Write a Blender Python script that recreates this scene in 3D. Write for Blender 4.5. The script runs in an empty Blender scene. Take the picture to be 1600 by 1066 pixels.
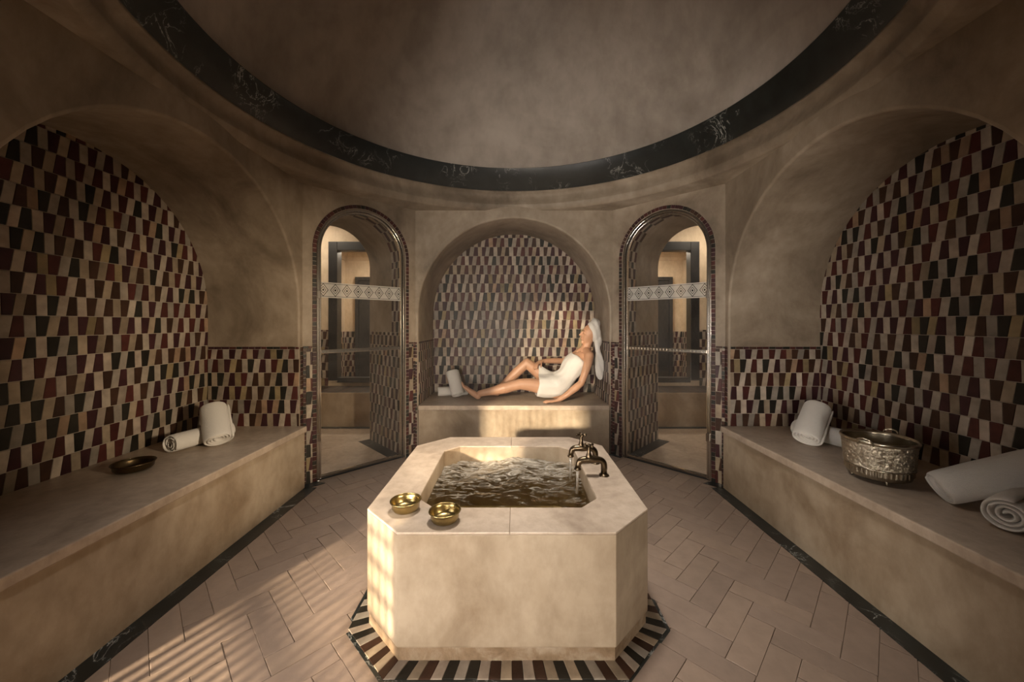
import bpy, bmesh, math, random
from mathutils import Vector, Matrix, noise as mnoise

scene = bpy.context.scene
C = scene.collection
PI = math.pi
random.seed(7)

# ------------------------------------------------------------------ camera
EYE = 1.40
FPX = 590.0
cam_d = bpy.data.cameras.new('camera')
cam_d.sensor_fit = 'HORIZONTAL'
cam_d.sensor_width = 36.0
cam_d.lens = FPX / 1600.0 * 36.0
cam_d.shift_x = -3.0 / 1600.0
cam_d.shift_y = -28.0 / 1600.0
cam_d.clip_start = 0.02
cam_o = bpy.data.objects.new('camera', cam_d)
C.objects.link(cam_o)
cam_o.location = (0, 0, EYE)
cam_o.rotation_euler = (PI / 2, 0, 0)
scene.camera = cam_o

# ------------------------------------------------------------------ world, lights, exposure
w = bpy.data.worlds.new('world')
scene.world = w
w.use_nodes = True
w.node_tree.nodes['Background'].inputs[0].default_value = (1.0, 0.86, 0.68, 1)
w.node_tree.nodes['Background'].inputs[1].default_value = 0.06

scene.view_settings.view_transform = 'Standard'
scene.view_settings.look = 'None'
scene.view_settings.exposure = 0.15
scene.view_settings.gamma = 1.0
scene.view_settings.use_curve_mapping = False
try:
    scene.cycles.use_denoising = True
    scene.cycles.max_bounces = 10
    scene.cycles.diffuse_bounces = 5
    scene.cycles.transparent_max_bounces = 16
    scene.cycles.volume_bounces = 0
    scene.cycles.caustics_reflective = False
    scene.cycles.caustics_refractive = False
    scene.cycles.sample_clamp_indirect = 4.0
except Exception:
    pass


def lamp(name, kind, loc, aim, energy, color, **kw):
    d = bpy.data.lights.new(name, kind)
    d.energy = energy
    d.color = color
    for k, v in kw.items():
        setattr(d, k, v)
    o = bpy.data.objects.new(name, d)
    C.objects.link(o)
    o.location = loc
    o.rotation_euler = (Vector(aim)).to_track_quat('-Z', 'Y').to_euler()
    return o


# low sun through the lattice screen in the back-left corner, and the sky glow that comes with it
lamp('sun', 'SUN', (-3, -3, 3), (0.450, 0.878, -0.190), 22.0, (1.0, 0.82, 0.58), angle=math.radians(2.6))
lamp('lattice_skylight', 'AREA', (-1.95, 0.25, 1.00), (0.72, 0.69, -0.05), 44.0, (1.0, 0.92, 0.84), shape='RECTANGLE', size=0.9, size_y=1.5, spread=math.radians(85))
# daylight falling through the oculus at the top of the dome
lamp('oculus_daylight', 'AREA', (0, 2.2, 4.50), (0, 0, -1), 18.0, (1.0, 0.92, 0.83), shape='DISK', size=0.55, spread=math.radians(60))
# added fill light behind the camera, in a passage opened for it
lamp('entrance_daylight', 'AREA', (-0.68, -2.3, 0.95), (0.12, 1, 0.12), 38.0, (1.0, 0.88, 0.74),
     shape='RECTANGLE', size=0.6, size_y=1.2, spread=math.radians(90))
# added warm spot behind the camera to brighten the left alcove; no lantern there
lamp('wall_lantern', 'SPOT', (1.22, 0.72, 1.45), (-2.95, 2.50, -0.46), 330.0, (1.0, 0.80, 0.56), spot_size=math.radians(50), spot_blend=0.9, shadow_soft_size=0.12)
# ceiling lamps of the two changing rooms behind the glass doors
for sx in (-1, 1):
    lamp('changing_room_lamp', 'AREA', (sx * 2.9, 5.0, 2.92), (0, 0, -1), 15.0, (1.0, 0.86, 0.68), shape='DISK', size=0.5)
    lamp('far_room_lamp', 'AREA', (sx * 2.3, 6.7, 2.75), (0, 0, -1), 30.0, (1.0, 0.86, 0.68), shape='DISK', size=0.5)


# ------------------------------------------------------------------ materials
def N(nt, t, **kw):
    n = nt.nodes.new(t)
    for k, v in kw.items():
        setattr(n, k, v)
    return n


def base_mat(name):
    m = bpy.data.materials.new(name)
    m.use_nodes = True
    nt = m.node_tree
    b = nt.nodes['Principled BSDF']
    return m, nt, b


def noise_node(nt, scale, detail=4, rough=0.55, coord='Object', stretch=None, dist=0.0):
    tc = N(nt, 'ShaderNodeTexCoord')
    src = tc.outputs[coord]
    if stretch:
        mp = N(nt, 'ShaderNodeMapping')
        mp.inputs['Scale'].default_value = stretch
        nt.links.new(src, mp.inputs[0])
        src = mp.outputs[0]
    n = N(nt, 'ShaderNodeTexNoise')
    n.inputs['Scale'].default_value = scale
    n.inputs['Detail'].default_value = detail
    n.inputs['Roughness'].default_value = rough
    n.inputs['Distortion'].default_value = dist
    nt.links.new(src, n.inputs['Vector'])
    return n


def ramp(nt, src, stops):
    r = N(nt, 'ShaderNodeValToRGB')
    e = r.color_ramp.elements
    e[0].position, e[0].color = stops[0][0], (*stops[0][1], 1)
    e[1].position, e[1].color = stops[-1][0], (*stops[-1][1], 1)
    for p, c in stops[1:-1]:
        k = e.new(p)
        k.color = (*c, 1)
    nt.links.new(src, r.inputs[0])
    return r


def add_bump(nt, b, h, strength, dist=0.01):
    bp = N(nt, 'ShaderNodeBump')
    bp.inputs['Strength'].default_value = strength
    bp.inputs['Distance'].default_value = dist
    nt.links.new(h, bp.inputs['Height'])
    nt.links.new(bp.outputs[0], b.inputs['Normal'])
    return bp


def mixrgb(nt, a, b_, fac, mode='MULTIPLY'):
    m = N(nt, 'ShaderNodeMix', data_type='RGBA', blend_type=mode)
    if isinstance(fac, float):
        m.inputs[0].default_value = fac
    else:
        nt.links.new(fac, m.inputs[0])
    nt.links.new(a, m.inputs[6])
    nt.links.new(b_, m.inputs[7])
    return m.outputs[2]


def plaster_mat(name, c1, c2, c3, rough=0.5, scale=1.6):
    """polished lime plaster: soft clouds, faint trowel streaks"""
    m, nt, b = base_mat(name)
    n = noise_node(nt, scale, 6, 0.6, dist=0.6)
    r = ramp(nt, n.outputs[0], [(0.3, c1), (0.5, c2), (0.72, c3)])
    n2 = noise_node(nt, scale * 7, 5, 0.65, stretch=(1, 1, 0.6))
    r2 = ramp(nt, n2.outputs[0], [(0.35, (0.80, 0.78, 0.76)), (0.6, (1, 1, 1))])
    nt.links.new(mixrgb(nt, r.outputs[0], r2.outputs[0], 0.8), b.inputs['Base Color'])
    b.inputs['Roughness'].default_value = rough
    b.inputs['Specular IOR Level'].default_value = 0.3
    n3 = noise_node(nt, 9, 4)
    add_bump(nt, b, n3.outputs[0], 0.18, 0.012)
    return m


def marble_mat(name, dark, vein, rough=0.22, scale=5.0, amount=0.012):
    m, nt, b = base_mat(name)
    n = noise_node(nt, scale, 6, 0.6, dist=1.4)
    a = N(nt, 'ShaderNodeMath', operation='SUBTRACT')
    a.inputs[1].default_value = 0.5
    nt.links.new(n.outputs[0], a.inputs[0])
    a2 = N(nt, 'ShaderNodeMath', operation='ABSOLUTE')
    nt.links.new(a.outputs[0], a2.inputs[0])
    n2 = noise_node(nt, 1.7, 3)
    a3 = N(nt, 'ShaderNodeMath', operation='MULTIPLY_ADD')
    nt.links.new(n2.outputs[0], a3.inputs[0])
    a3.inputs[1].default_value = -0.05
    nt.links.new(a2.outputs[0], a3.inputs[2])
    r = ramp(nt, a3.outputs[0], [(0.0 - 0.0, vein), (amount, tuple(d * 1.8 for d in dark)), (0.08, dark)])
    # keep the veins sparse
    a3.inputs[1].default_value = 0.0
    n3 = noise_node(nt, 2.3, 2)
    r3 = ramp(nt, n3.outputs[0], [(0.5, (0, 0, 0)), (0.62, (1, 1, 1))])
    n4 = noise_node(nt, 9, 4)
    r4 = ramp(nt, n4.outputs[0], [(0.3, tuple(d * 0.7 for d in dark)), (0.7, tuple(d * 1.7 for d in dark))])
    mx = N(nt, 'ShaderNodeMix', data_type='RGBA')
    nt.links.new(r3.outputs[0], mx.inputs[0])
    nt.links.new(r4.outputs[0], mx.inputs[6])
    nt.links.new(r.outputs[0], mx.inputs[7])
    nt.links.new(mx.outputs[2], b.inputs['Base Color'])
    b.inputs['Roughness'].default_value = rough
    return m


def tile_mat(name, col, rough=0.40, var=0.35, vlo=0.72, vhi=1.22):
    """glazed zellige: each piece a touch different, slightly wavy glaze"""
    m, nt, b = base_mat(name)
    oi = N(nt, 'ShaderNodeObjectInfo')
    n = noise_node(nt, 14, 3)
    n.noise_dimensions = '4D'
    mul = N(nt, 'ShaderNodeMath', operation='MULTIPLY')
    mul.inputs[1].default_value = 40.0
    nt.links.new(oi.outputs['Random'], mul.inputs[0])
    nt.links.new(mul.outputs[0], n.inputs['W'])
    r = ramp(nt, n.outputs[0], [(0.25, tuple(c * (1 - var) for c in col)), (0.55, col), (0.8, tuple(min(1, c * (1 + var * 0.7)) for c in col))])
    hs = N(nt, 'ShaderNodeHueSaturation')
    mr = N(nt, 'ShaderNodeMapRange')
    mr.inputs[3].default_value = vlo
    mr.inputs[4].default_value = vhi
    nt.links.new(oi.outputs['Random'], mr.inputs[0])
    nt.links.new(mr.outputs[0], hs.inputs['Value'])
    nt.links.new(r.outputs[0], hs.inputs['Color'])
    nt.links.new(hs.outputs[0], b.inputs['Base Color'])
    b.inputs['Roughness'].default_value = rough
    b.inputs['Specular IOR Level'].default_value = 0.22
    n3 = noise_node(nt, 45, 2)
    add_bump(nt, b, n3.outputs[0], 0.25, 0.004)
    return m


def simple_mat(name, col, rough=0.5, metal=0.0, bump=None, spec=0.5, var=0.0, vscale=8.0):
    m, nt, b = base_mat(name)
    if var:
        n = noise_node(nt, vscale, 4)
        r = ramp(nt, n.outputs[0], [(0.3, tuple(c * (1 - var) for c in col)), (0.7, tuple(min(1, c * (1 + var)) for c in col))])
        nt.links.new(r.outputs[0], b.inputs['Base Color'])
    else:
        b.inputs['Base Color'].default_value = (*col, 1)
    b.inputs['Roughness'].default_value = rough
    b.inputs['Metallic'].default_value = metal
    b.inputs['Specular IOR Level'].default_value = spec
    if bump:
        n = noise_node(nt, bump[0], 3)
        add_bump(nt, b, n.outputs[0], bump[1], bump[2])
    return m


PLASTER = plaster_mat('tadelakt', (0.165, 0.127, 0.09), (0.315, 0.253, 0.188), (0.46, 0.382, 0.298))
DOME = plaster_mat('dome_plaster', (0.30, 0.255, 0.22), (0.44, 0.385, 0.335), (0.56, 0.50, 0.445), 0.6, 0.9)
STONE = plaster_mat('bench_stone', (0.23, 0.162, 0.10), (0.385, 0.305, 0.218), (0.48, 0.395, 0.295), 0.42, 1.7)
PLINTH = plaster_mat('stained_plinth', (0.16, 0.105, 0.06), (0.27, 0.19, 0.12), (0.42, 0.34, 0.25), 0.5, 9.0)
SLAB = plaster_mat('slab_stone', (0.36, 0.285, 0.22), (0.47, 0.378, 0.295), (0.56, 0.462, 0.37), 0.36, 3.0)
CREAM = plaster_mat('cream_plaster', (0.60, 0.48, 0.34), (0.66, 0.54, 0.39), (0.70, 0.58, 0.44), 0.6)
GROUT = simple_mat('grout', (0.46, 0.39, 0.31), 0.9, bump=(60, 0.3, 0.004))
MARBLE = marble_mat('black_marble', (0.010, 0.0125, 0.012), (0.45, 0.46, 0.43), 0.3)
DARK_TILES = [tile_mat('tile_maroon', (0.075, 0.022, 0.018)), tile_mat('tile_umber', (0.055, 0.027, 0.017)),
              tile_mat('tile_black_green', (0.024, 0.021, 0.016)), tile_mat('tile_aubergine', (0.050, 0.018, 0.020))]
LIGHT_TILES = [tile_mat('tile_sand', (0.34, 0.268, 0.192)), tile_mat('tile_shell', (0.39, 0.318, 0.255)),
               tile_mat('tile_stone_grey', (0.31, 0.268, 0.222)), tile_mat('tile_ivory', (0.44, 0.372, 0.30)),
               tile_mat('tile_mustard', (0.30, 0.23, 0.13)), tile_mat('tile_apricot', (0.35, 0.235, 0.155))]
PAVER = [tile_mat('paver_rose', (0.265, 0.198, 0.156), 0.42, 0.14, 0.93, 1.05), tile_mat('paver_sand', (0.28, 0.208, 0.16), 0.42, 0.14, 0.93, 1.05),
         tile_mat('paver_clay', (0.25, 0.186, 0.146), 0.42, 0.14, 0.93, 1.05)]
PAVER_JOINT = simple_mat('paver_joint', (0.27, 0.20, 0.145), 0.9)
CHROME = simple_mat('chrome', (0.62, 0.58, 0.52), 0.16, 1.0)
DARK_FRAME = simple_mat('dark_frame', (0.016, 0.016, 0.017), 0.35)
BRASS = simple_mat('brass', (0.33, 0.25, 0.11), 0.30, 1.0, bump=(60, 0.25, 0.003), var=0.25)
BRONZE = simple_mat('dark_bronze', (0.12, 0.085, 0.045), 0.34, 1.0, bump=(50, 0.25, 0.003), var=0.3)
TAP_METAL = simple_mat('aged_brass', (0.125, 0.092, 0.058), 0.30, 1.0, bump=(80, 0.2, 0.002), var=0.35, vscale=30)


def terry_mat():
    m, nt, b = base_mat('terry_cloth')
    b.inputs['Base Color'].default_value = (0.72, 0.69, 0.645, 1)
    b.inputs['Roughness'].default_value = 1.0
    b.inputs['Specular IOR Level'].default_value = 0.05
    b.inputs['Sheen Weight'].default_value = 0.3
    n = noise_node(nt, 260, 2)
    n2 = noise_node(nt, 30, 3)
    ad = N(nt, 'ShaderNodeMath', operation='ADD')
    nt.links.new(n.outputs[0], ad.inputs[0])
    nt.links.new(n2.outputs[0], ad.inputs[1])
    add_bump(nt, b, ad.outputs[0], 0.5, 0.006)
    return m


TERRY = terry_mat()


# ------------------------------------------------------------------ helpers
def link(o, parent=None):
    C.objects.link(o)
    if parent is not None:
        o.parent = parent
    return o


def mesh_obj(name, verts, faces, mats, parent=None, smooth=False, fm=None):
    me = bpy.data.meshes.new(name)
    me.from_pydata([tuple(v) for v in verts], [], faces)
    for m in (mats if isinstance(mats, (list, tuple)) else [mats]):
        me.materials.append(m)
    if fm:
        me.polygons.foreach_set('material_index', fm)
    if smooth:
        me.polygons.foreach_set('use_smooth', [True] * len(me.polygons))
    me.update()
    return link(bpy.data.objects.new(name, me), parent)


def bm_obj(name, bm, mat, parent=None, smooth=False, recalc=True):
    if recalc:
        bmesh.ops.recalc_face_normals(bm, faces=bm.faces)
    me = bpy.data.meshes.new(name)
    bm.to_mesh(me)
    bm.free()
    me.materials.append(mat)
    if smooth:
        me.polygons.foreach_set('use_smooth', [True] * len(me.polygons))
    return link(bpy.data.objects.new(name, me), parent)


def empty(name, loc=(0, 0, 0), rot=(0, 0, 0)):
    o = bpy.data.objects.new(name, None)
    o.empty_display_size = 0.05
    o.location = loc
    o.rotation_euler = rot
    return link(o)


def tag(o, label=None, cat=None, group=None, kind=None):
    if label:
        o['label'] = label
    if cat:
        o['category'] = cat
    if group:
        o['group'] = group
    if kind:
        o['kind'] = kind
    return o


def bevel_mod(o, w=0.004, seg=2, ang=35):
    md = o.modifiers.new('bevel', 'BEVEL')
    md.width = w
    md.segments = seg
    md.limit_method = 'ANGLE'
    md.angle_limit = math.radians(ang)
    return o


def bm_box(bm, x0, x1, y0, y1, z0, z1):
    v = [bm.verts.new(p) for p in ((x0, y0, z0), (x1, y0, z0), (x1, y1, z0), (x0, y1, z0),
                                   (x0, y0, z1), (x1, y0, z1), (x1, y1, z1), (x0, y1, z1))]
    for f in ((0, 3, 2, 1), (4, 5, 6, 7), (0, 1, 5, 4), (1, 2, 6, 5), (2, 3, 7, 6), (3, 0, 4, 7)):
        bm.faces.new([v[i] for i in f])


def box_obj(name, x0, x1, y0, y1, z0, z1, mat, parent=None, bev=0.0):
    bm = bmesh.new()
    bm_box(bm, x0, x1, y0, y1, z0, z1)
    o = bm_obj(name, bm, mat, parent)
    if bev:
        bevel_mod(o, bev)
    return o


def prism_obj(name, poly, z0, z1, mat, parent=None, bev=0.0):
    n = len(poly)
    verts = [(x, y, z0) for x, y in poly] + [(x, y, z1) for x, y in poly]
    faces = [tuple(range(n))[::-1], tuple(range(n, 2 * n))]
    faces += [(i, (i + 1) % n, n + (i + 1) % n, n + i) for i in range(n)]
    bm = bmesh.new()
    vs = [bm.verts.new(v) for v in verts]
    for f in faces:
        bm.faces.new([vs[i] for i in f])
    o = bm_obj(name, bm, mat, parent)
    if bev:
        bevel_mod(o, bev)
    return o


def lathe_obj(name, prof, seg, mat, parent=None, sx=1.0, sy=1.0, closed=False):
    verts, faces = [], []
    n = len(prof)
    for i in range(seg):
        a = 2 * PI * i / seg
        for r, z in prof:
            verts.append((r * math.cos(a) * sx, r * math.sin(a) * sy, z))
    for i in range(seg):
        j = (i + 1) % seg
        for k in range(n - 1):
            faces.append((i * n + k, j * n + k, j * n + k + 1, i * n + k + 1))
        if closed:
            faces.append((i * n + n - 1, j * n + n - 1, j * n, i * n))
    o = mesh_obj(name, verts, faces, mat, parent, smooth=True)
    return o


def fillet(pts, r=0.02, n=5):
    """round the corners of a polyline"""
    pts = [Vector(p) for p in pts]
    out = [pts[0]]
    for i in range(1, len(pts) - 1):
        a, b, c = pts[i - 1], pts[i], pts[i + 1]
        d1, d2 = (a - b), (c - b)
        rr = min(r, d1.length * 0.49, d2.length * 0.49)
        p0, p1 = b + d1.normalized() * rr, b + d2.normalized() * rr
        for k in range(n + 1):
            t = k / n
            out.append(p0 * (1 - t) ** 2 + b * 2 * t * (1 - t) + p1 * t * t)
    out.append(pts[-1])
    return out


def tube_data(pts, radii, seg=12, cap=True, squash=None):
    """verts, faces of a tube through pts; radii: one or per point"""
    pts = [Vector(p) for p in pts]
    if not isinstance(radii, (list, tuple)):
        radii = [radii] * len(pts)
    verts, faces = [], []
    up = None
    for i, p in enumerate(pts):
        t = (pts[min(i + 1, len(pts) - 1)] - pts[max(i - 1, 0)]).normalized()
        if up is None:
            up = Vector((0, 0, 1)) if abs(t.z) < 0.9 else Vector((0, 1, 0))
        s = t.cross(up).normalized()
        up = s.cross(t).normalized()
        r = radii[i]
        ra, rb = r if isinstance(r, (tuple, list)) else (r, r)
        for k in range(seg):
            a = 2 * PI * k / seg
            verts.append(p + s * (math.cos(a) * ra) + up * (math.sin(a) * rb))
    n = len(pts)
    for i in range(n - 1):
        for k in range(seg):
            k2 = (k + 1) % seg
            faces.append((i * seg + k, i * seg + k2, (i + 1) * seg + k2, (i + 1) * seg + k))
    if cap:
        faces.append(tuple(range(seg))[::-1])
        faces.append(tuple(range((n - 1) * seg, n * seg)))
    return verts, faces


def tube_obj(name, pts, radii, mat, parent=None, seg=12):
    v, f = tube_data(pts, radii, seg)
    return mesh_obj(name, v, f, mat, parent, smooth=True)


class Frame:
    """a wall's own axes: O on the wall at floor level, n pointing out of the room, u = n x z"""
    def __init__(self, O, n, v=(0, 0, 1)):
        self.O = Vector((O[0], O[1], O[2] if len(O) > 2 else 0))
        self.n = Vector((n[0], n[1], n[2] if len(n) > 2 else 0)).normalized()
        self.v = Vector(v).normalized()
        self.u = self.n.cross(self.v)

    def p(self, u, d, z):
        return self.O + self.u * u + self.n * d + self.v * z

    def mat(self, u=0, d=0, z=0):
        p = self.p(u, d, z)
        return Matrix(tuple((self.u[i], self.n[i], self.v[i], p[i]) for i in range(3)) + ((0, 0, 0, 1),))


def arch_path(a, zs, z0=0.0, n=28):
    """(u, z) from the left foot over the arch to the right foot"""
    pts = [(-a, z0)] + [(-a * math.cos(PI * i / n), zs + a * math.sin(PI * i / n)) for i in range(n + 1)] + [(a, z0)]
    return pts


def arched_wall(name, fr, uL, uR, ztop, a, zs, depth, mat, z0=0.0, edge=0.02, extra_mats=None):
    """wall face with an arched opening and the barrel behind it, as one mesh"""
    V, F, S = [], [], []

    def quad(p, smooth=False):
        i = len(V)
        V.extend(p)
        F.append(tuple(range(i, i + len(p))))
        S.append(smooth)
    path = arch_path(a + edge, zs, z0)
    quad([fr.p(uL, 0, z0), fr.p(-a - edge, 0, z0), fr.p(-a - edge, 0, zs), fr.p(uL, 0, zs)])
    quad([fr.p(a + edge, 0, z0), fr.p(uR, 0, z0), fr.p(uR, 0, zs), fr.p(a + edge, 0, zs)])
    arc = path[1:-1]
    quad([fr.p(uL, 0, zs), fr.p(arc[0][0], 0, zs), fr.p(arc[0][0], 0, ztop), fr.p(uL, 0, ztop)])
    quad([fr.p(arc[-1][0], 0, zs), fr.p(uR, 0, zs), fr.p(uR, 0, ztop), fr.p(arc[-1][0], 0, ztop)])
    for (u0, q0), (u1, q1) in zip(arc, arc[1:]):
        quad([fr.p(u0, 0, q0), fr.p(u1, 0, q1), fr.p(u1, 0, ztop), fr.p(u0, 0, ztop)])
    # rounded arris then the barrel, sharing vertices so it shades smoothly
    rings = []
    for k in range(4):
        t = k / 3 * PI / 2
        rings.append((a + edge * (1 - math.sin(t)), edge * (1 - math.cos(t))))
    rings += [(a, depth * 0.5), (a, depth)]
    base = len(V)
    np_ = len(path)
    for r, d in rings:
        for (u, z) in arch_path(r, zs, z0):
            V.append(fr.p(u, d, z))
    for k in range(len(rings) - 1):
        for i in range(np_ - 1):
            F.append((base + k * np_ + i, base + k * np_ + i + 1, base + (k + 1) * np_ + i + 1, base + (k + 1) * np_ + i))
            S.append(True)
    o = mesh_obj(name, V, F, mat)
    o.data.polygons.foreach_set('use_smooth', S)
    return o


def project(p):
    if p.y < 0.05:
        return None
    return 803 + FPX * p.x / p.y, 505 - FPX * (p.z - EYE) / p.y


# ------------------------------------------------------------------ tile work
TW, TH = 0.049, 0.115            # zellige piece
SL = 0.017                       # lean of the slanted joints
_tile_cache = {}


def piece_data(corners, proud=0.006, gap=0.0014, bev=0.0016):
    """a glazed piece from four (x, z) corners: 4 sides and a slightly raised face"""
    cx = sum(c[0] for c in corners) / len(corners)
    cz = sum(c[1] for c in corners) / len(corners)

    def inset(d):
        out = []
        for x, z in corners:
            L = math.hypot(x - cx, z - cz) or 1
            k = max(0.3, 1 - d * 1.5 / L)
            out.append((cx + (x - cx) * k, cz + (z - cz) * k))
        return out
    n = len(corners)
    a, b = inset(gap), inset(gap + bev)
    V = [(x, 0.0, z) for x, z in a] + [(x, -proud * 0.7, z) for x, z in a] + [(x, -proud, z) for x, z in b]
    F = []
    for L in (0, n):
        for i in range(n):
            j = (i + 1) % n
            F.append((L + i, L + j, L + n + j, L + n + i))
    F.append(tuple(range(2 * n, 3 * n)))
    return V, F


def zellige_rows(u0, u1, z0, z1, rng):
    """trapezoid pieces; yields (centre u, centre z, corners about the centre, dark)"""
    slants = (-0.003, SL, SL, -0.003)
    z = z0
    row = rng.randrange(4)
    while z < z1 - 0.02:
        h = min(TH, z1 - z)
        ph = row % 2
        x = u0 - rng.random() * TW * 0.5 - TW
        k = rng.randrange(2) * 2 + ph
        while x < u1:
            wdt = TW * rng.choice((0.95, 1.0, 1.05))
            sl, sr = slants[k % 4], slants[(k + 1) % 4]
            sl, sr = sl * h / TH * 0.5, sr * h / TH * 0.5
            c = [(x - sl, z), (x + wdt - sr, z), (x + wdt + sr, z + h), (x + sl, z + h)]
            yield c, (k % 2 == 0)
            x += wdt
            k += 1
        z += h
        row += 1


def clip_poly(poly, inside, inter):
    out = []
    for i in range(len(poly)):
        a, b = poly[i], poly[(i + 1) % len(poly)]
        ia, ib = inside(a), inside(b)
        if ia:
            out.append(a)
        if ia != ib:
            out.append(inter(a, b))
    return out


def clip_u(poly, u, keep_left):
    s = 1 if keep_left else -1
    return clip_poly(poly, lambda p: (u - p[0]) * s >= 0,
                     lambda a, b: (u, a[1] + (b[1] - a[1]) * (u - a[0]) / (b[0] - a[0])))


def visible_area(fr, corners, d, blockers):
    cu = sum(c[0] for c in corners) / len(corners)
    cz = sum(c[1] for c in corners) / len(corners)
    p = fr.p(cu, d, cz)
    q = project(p)
    if q is None or not (-5 < q[0] < 1605 and -5 < q[1] < 1071):
        return 0
    for blk in blockers:
        if blk(p):
            return 0
    pr = [project(fr.p(c[0], d, c[1])) for c in corners]
    return abs(sum(pr[i][0] * pr[(i + 1) % len(pr)][1] - pr[(i + 1) % len(pr)][0] * pr[i][1] for i in range(len(pr)))) / 2


def lay_pieces(parent, fr, d, pieces, rng, blockers=(), most=300, name='tile', proud=0.006, tilt=1.0):
    """pieces: (corners in (u,z), material). The ones that show largest become objects, the rest one part of kind stuff"""
    scored = []
    for c, m in pieces:
        scored.append((visible_area(fr, c, d, blockers), c, m))
    order = sorted(range(len(scored)), key=lambda i: -scored[i][0])
    solo = set(i for i in order[:most] if scored[i][0] > 4)
    SV, SF, SM, mats = [], [], [], []
    for i, (ar, c, m) in enumerate(scored):
        cu = sum(p[0] for p in c) / len(c)
        cz = sum(p[1] for p in c) / len(c)
        loc = [(p[0] - cu, p[1] - cz) for p in c]
        if i in solo:
            key = (proud, tuple((round(p[0], 3), round(p[1], 3)) for p in loc), m.name)
            me = _tile_cache.get(key)
            if me is None:
                V, F = piece_data(loc, proud)
                me = bpy.data.meshes.new(name)
                me.from_pydata(V, [], F)
                me.materials.append(m)
                _tile_cache[key] = me
            o = bpy.data.objects.new(name, me)
            o.matrix_world = fr.mat(cu, d + rng.uniform(-0.0008, 0.0008), cz) @ Matrix.Rotation(tilt * rng.uniform(-0.012, 0.012), 4, 'X') @ Matrix.Rotation(tilt * rng.uniform(-0.014, 0.014), 4, 'Z')
            link(o, parent)
        else:
            V, F = piece_data(loc, proud)
            M = fr.mat(cu, d, cz) @ Matrix.Rotation(tilt * rng.uniform(-0.012, 0.012), 4, 'X') @ Matrix.Rotation(tilt * rng.uniform(-0.014, 0.014), 4, 'Z')
            b = len(SV)
            SV.extend(M @ Vector(v) for v in V)
            if m not in mats:
                mats.append(m)
            k = mats.index(m)
            for f in F:
                SF.append(tuple(b + q for q in f))
                SM.append(k)
    if SF:
        o = mesh_obj(name + '_rest', SV, SF, mats, parent, fm=SM)
        o['kind'] = 'stuff'


def zellige(parent, fr, d, u0, u1, z0, z1, seed, inside=None, blockers=(), most=300):
    rng = random.Random(seed)
    pcs = []
    for c, dark in zellige_rows(u0, u1, z0, z1, rng):
        c = clip_u(clip_u(c, u0, False), u1, True)
        if len(c) < 3:
            continue
        wd = max(p[0] for p in c) - min(p[0] for p in c)
        if wd < 0.006:
            continue
        if inside and not any(inside(p) for p in c):
            continue
        m = rng.choice(DARK_TILES if dark else LIGHT_TILES[:4] * 3 + LIGHT_TILES[4:])
        pcs.append((c, m))
    lay_pieces(parent, fr, d, pcs, rng, blockers, most)


def squares(parent, fr, d, u0, u1, z0, z1, seed, rows_h=0.036, cols=1, most=300, light=0.04):
    """column of small dark mosaic pieces"""
    rng = random.Random(seed)
    pcs = []
    for ci in range(cols):
        a = u0 + (u1 - u0) * ci / cols
        b = u0 + (u1 - u0) * (ci + 1) / cols
        z = z0
        while z < z1 - 0.008:
            h = min(rows_h * rng.uniform(0.85, 1.15), z1 - z)
            m = rng.choice(LIGHT_TILES) if rng.random() < light else rng.choice(DARK_TILES)
            pcs.append(([(a, z), (b, z), (b, z + h), (a, z + h)], m))
            z += h
    lay_pieces(parent, fr, d, pcs, rng, (), most)


def grout_plate(name, parent, fr, d, u0, u1, z0, z1):
    return mesh_obj(name, [fr.p(u0, d, z0), fr.p(u1, d, z0), fr.p(u1, d, z1), fr.p(u0, d, z1)], [(0, 1, 2, 3)], GROUT, parent)

# ------------------------------------------------------------------ the room shell
CY = 2.2
A, B = 1.82, 1.05                # octagon: main walls at A, half width B
NA, NZS = 1.0, 1.5               # alcove arches
BENCH = 0.53
DADO = 1.2
ZTOP = 2.67


def octagon(a, b, cx=0.0, cy=CY):
    return [(cx + x, cy + y) for x, y in ((-b, -a), (b, -a), (a, -b), (a, b), (b, a), (-b, a), (-a, b), (-a, -b))]


def in_arch(p, a=1.02, zs=NZS):
    return abs(p[0]) <= a and (p[1] <= zs or p[0] ** 2 + (p[1] - zs) ** 2 <= a * a)


def edge_row(parent, fr, d, u0, u1, z0, z1, seed, L=0.055):
    rng = random.Random(seed)
    pcs, u = [], u0
    while u < u1 - 0.01:
        q = min(u + L * rng.uniform(0.8, 1.2), u1)
        pcs.append(([(u, z0), (q, z0), (q, z1), (u, z1)], rng.choice(DARK_TILES)))
        u = q
    lay_pieces(parent, fr, d, pcs, rng)


# floor base: one plate under the pavers that runs on through the doors
floor = mesh_obj('floor', [(-5, -3, 0), (5, -3, 0), (5, 8, 0), (-5, 8, 0)], [(0, 1, 2, 3)], PAVER_JOINT)
tag(floor, 'rose-beige stone floor laid in diagonal herringbone', kind='structure')

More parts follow.
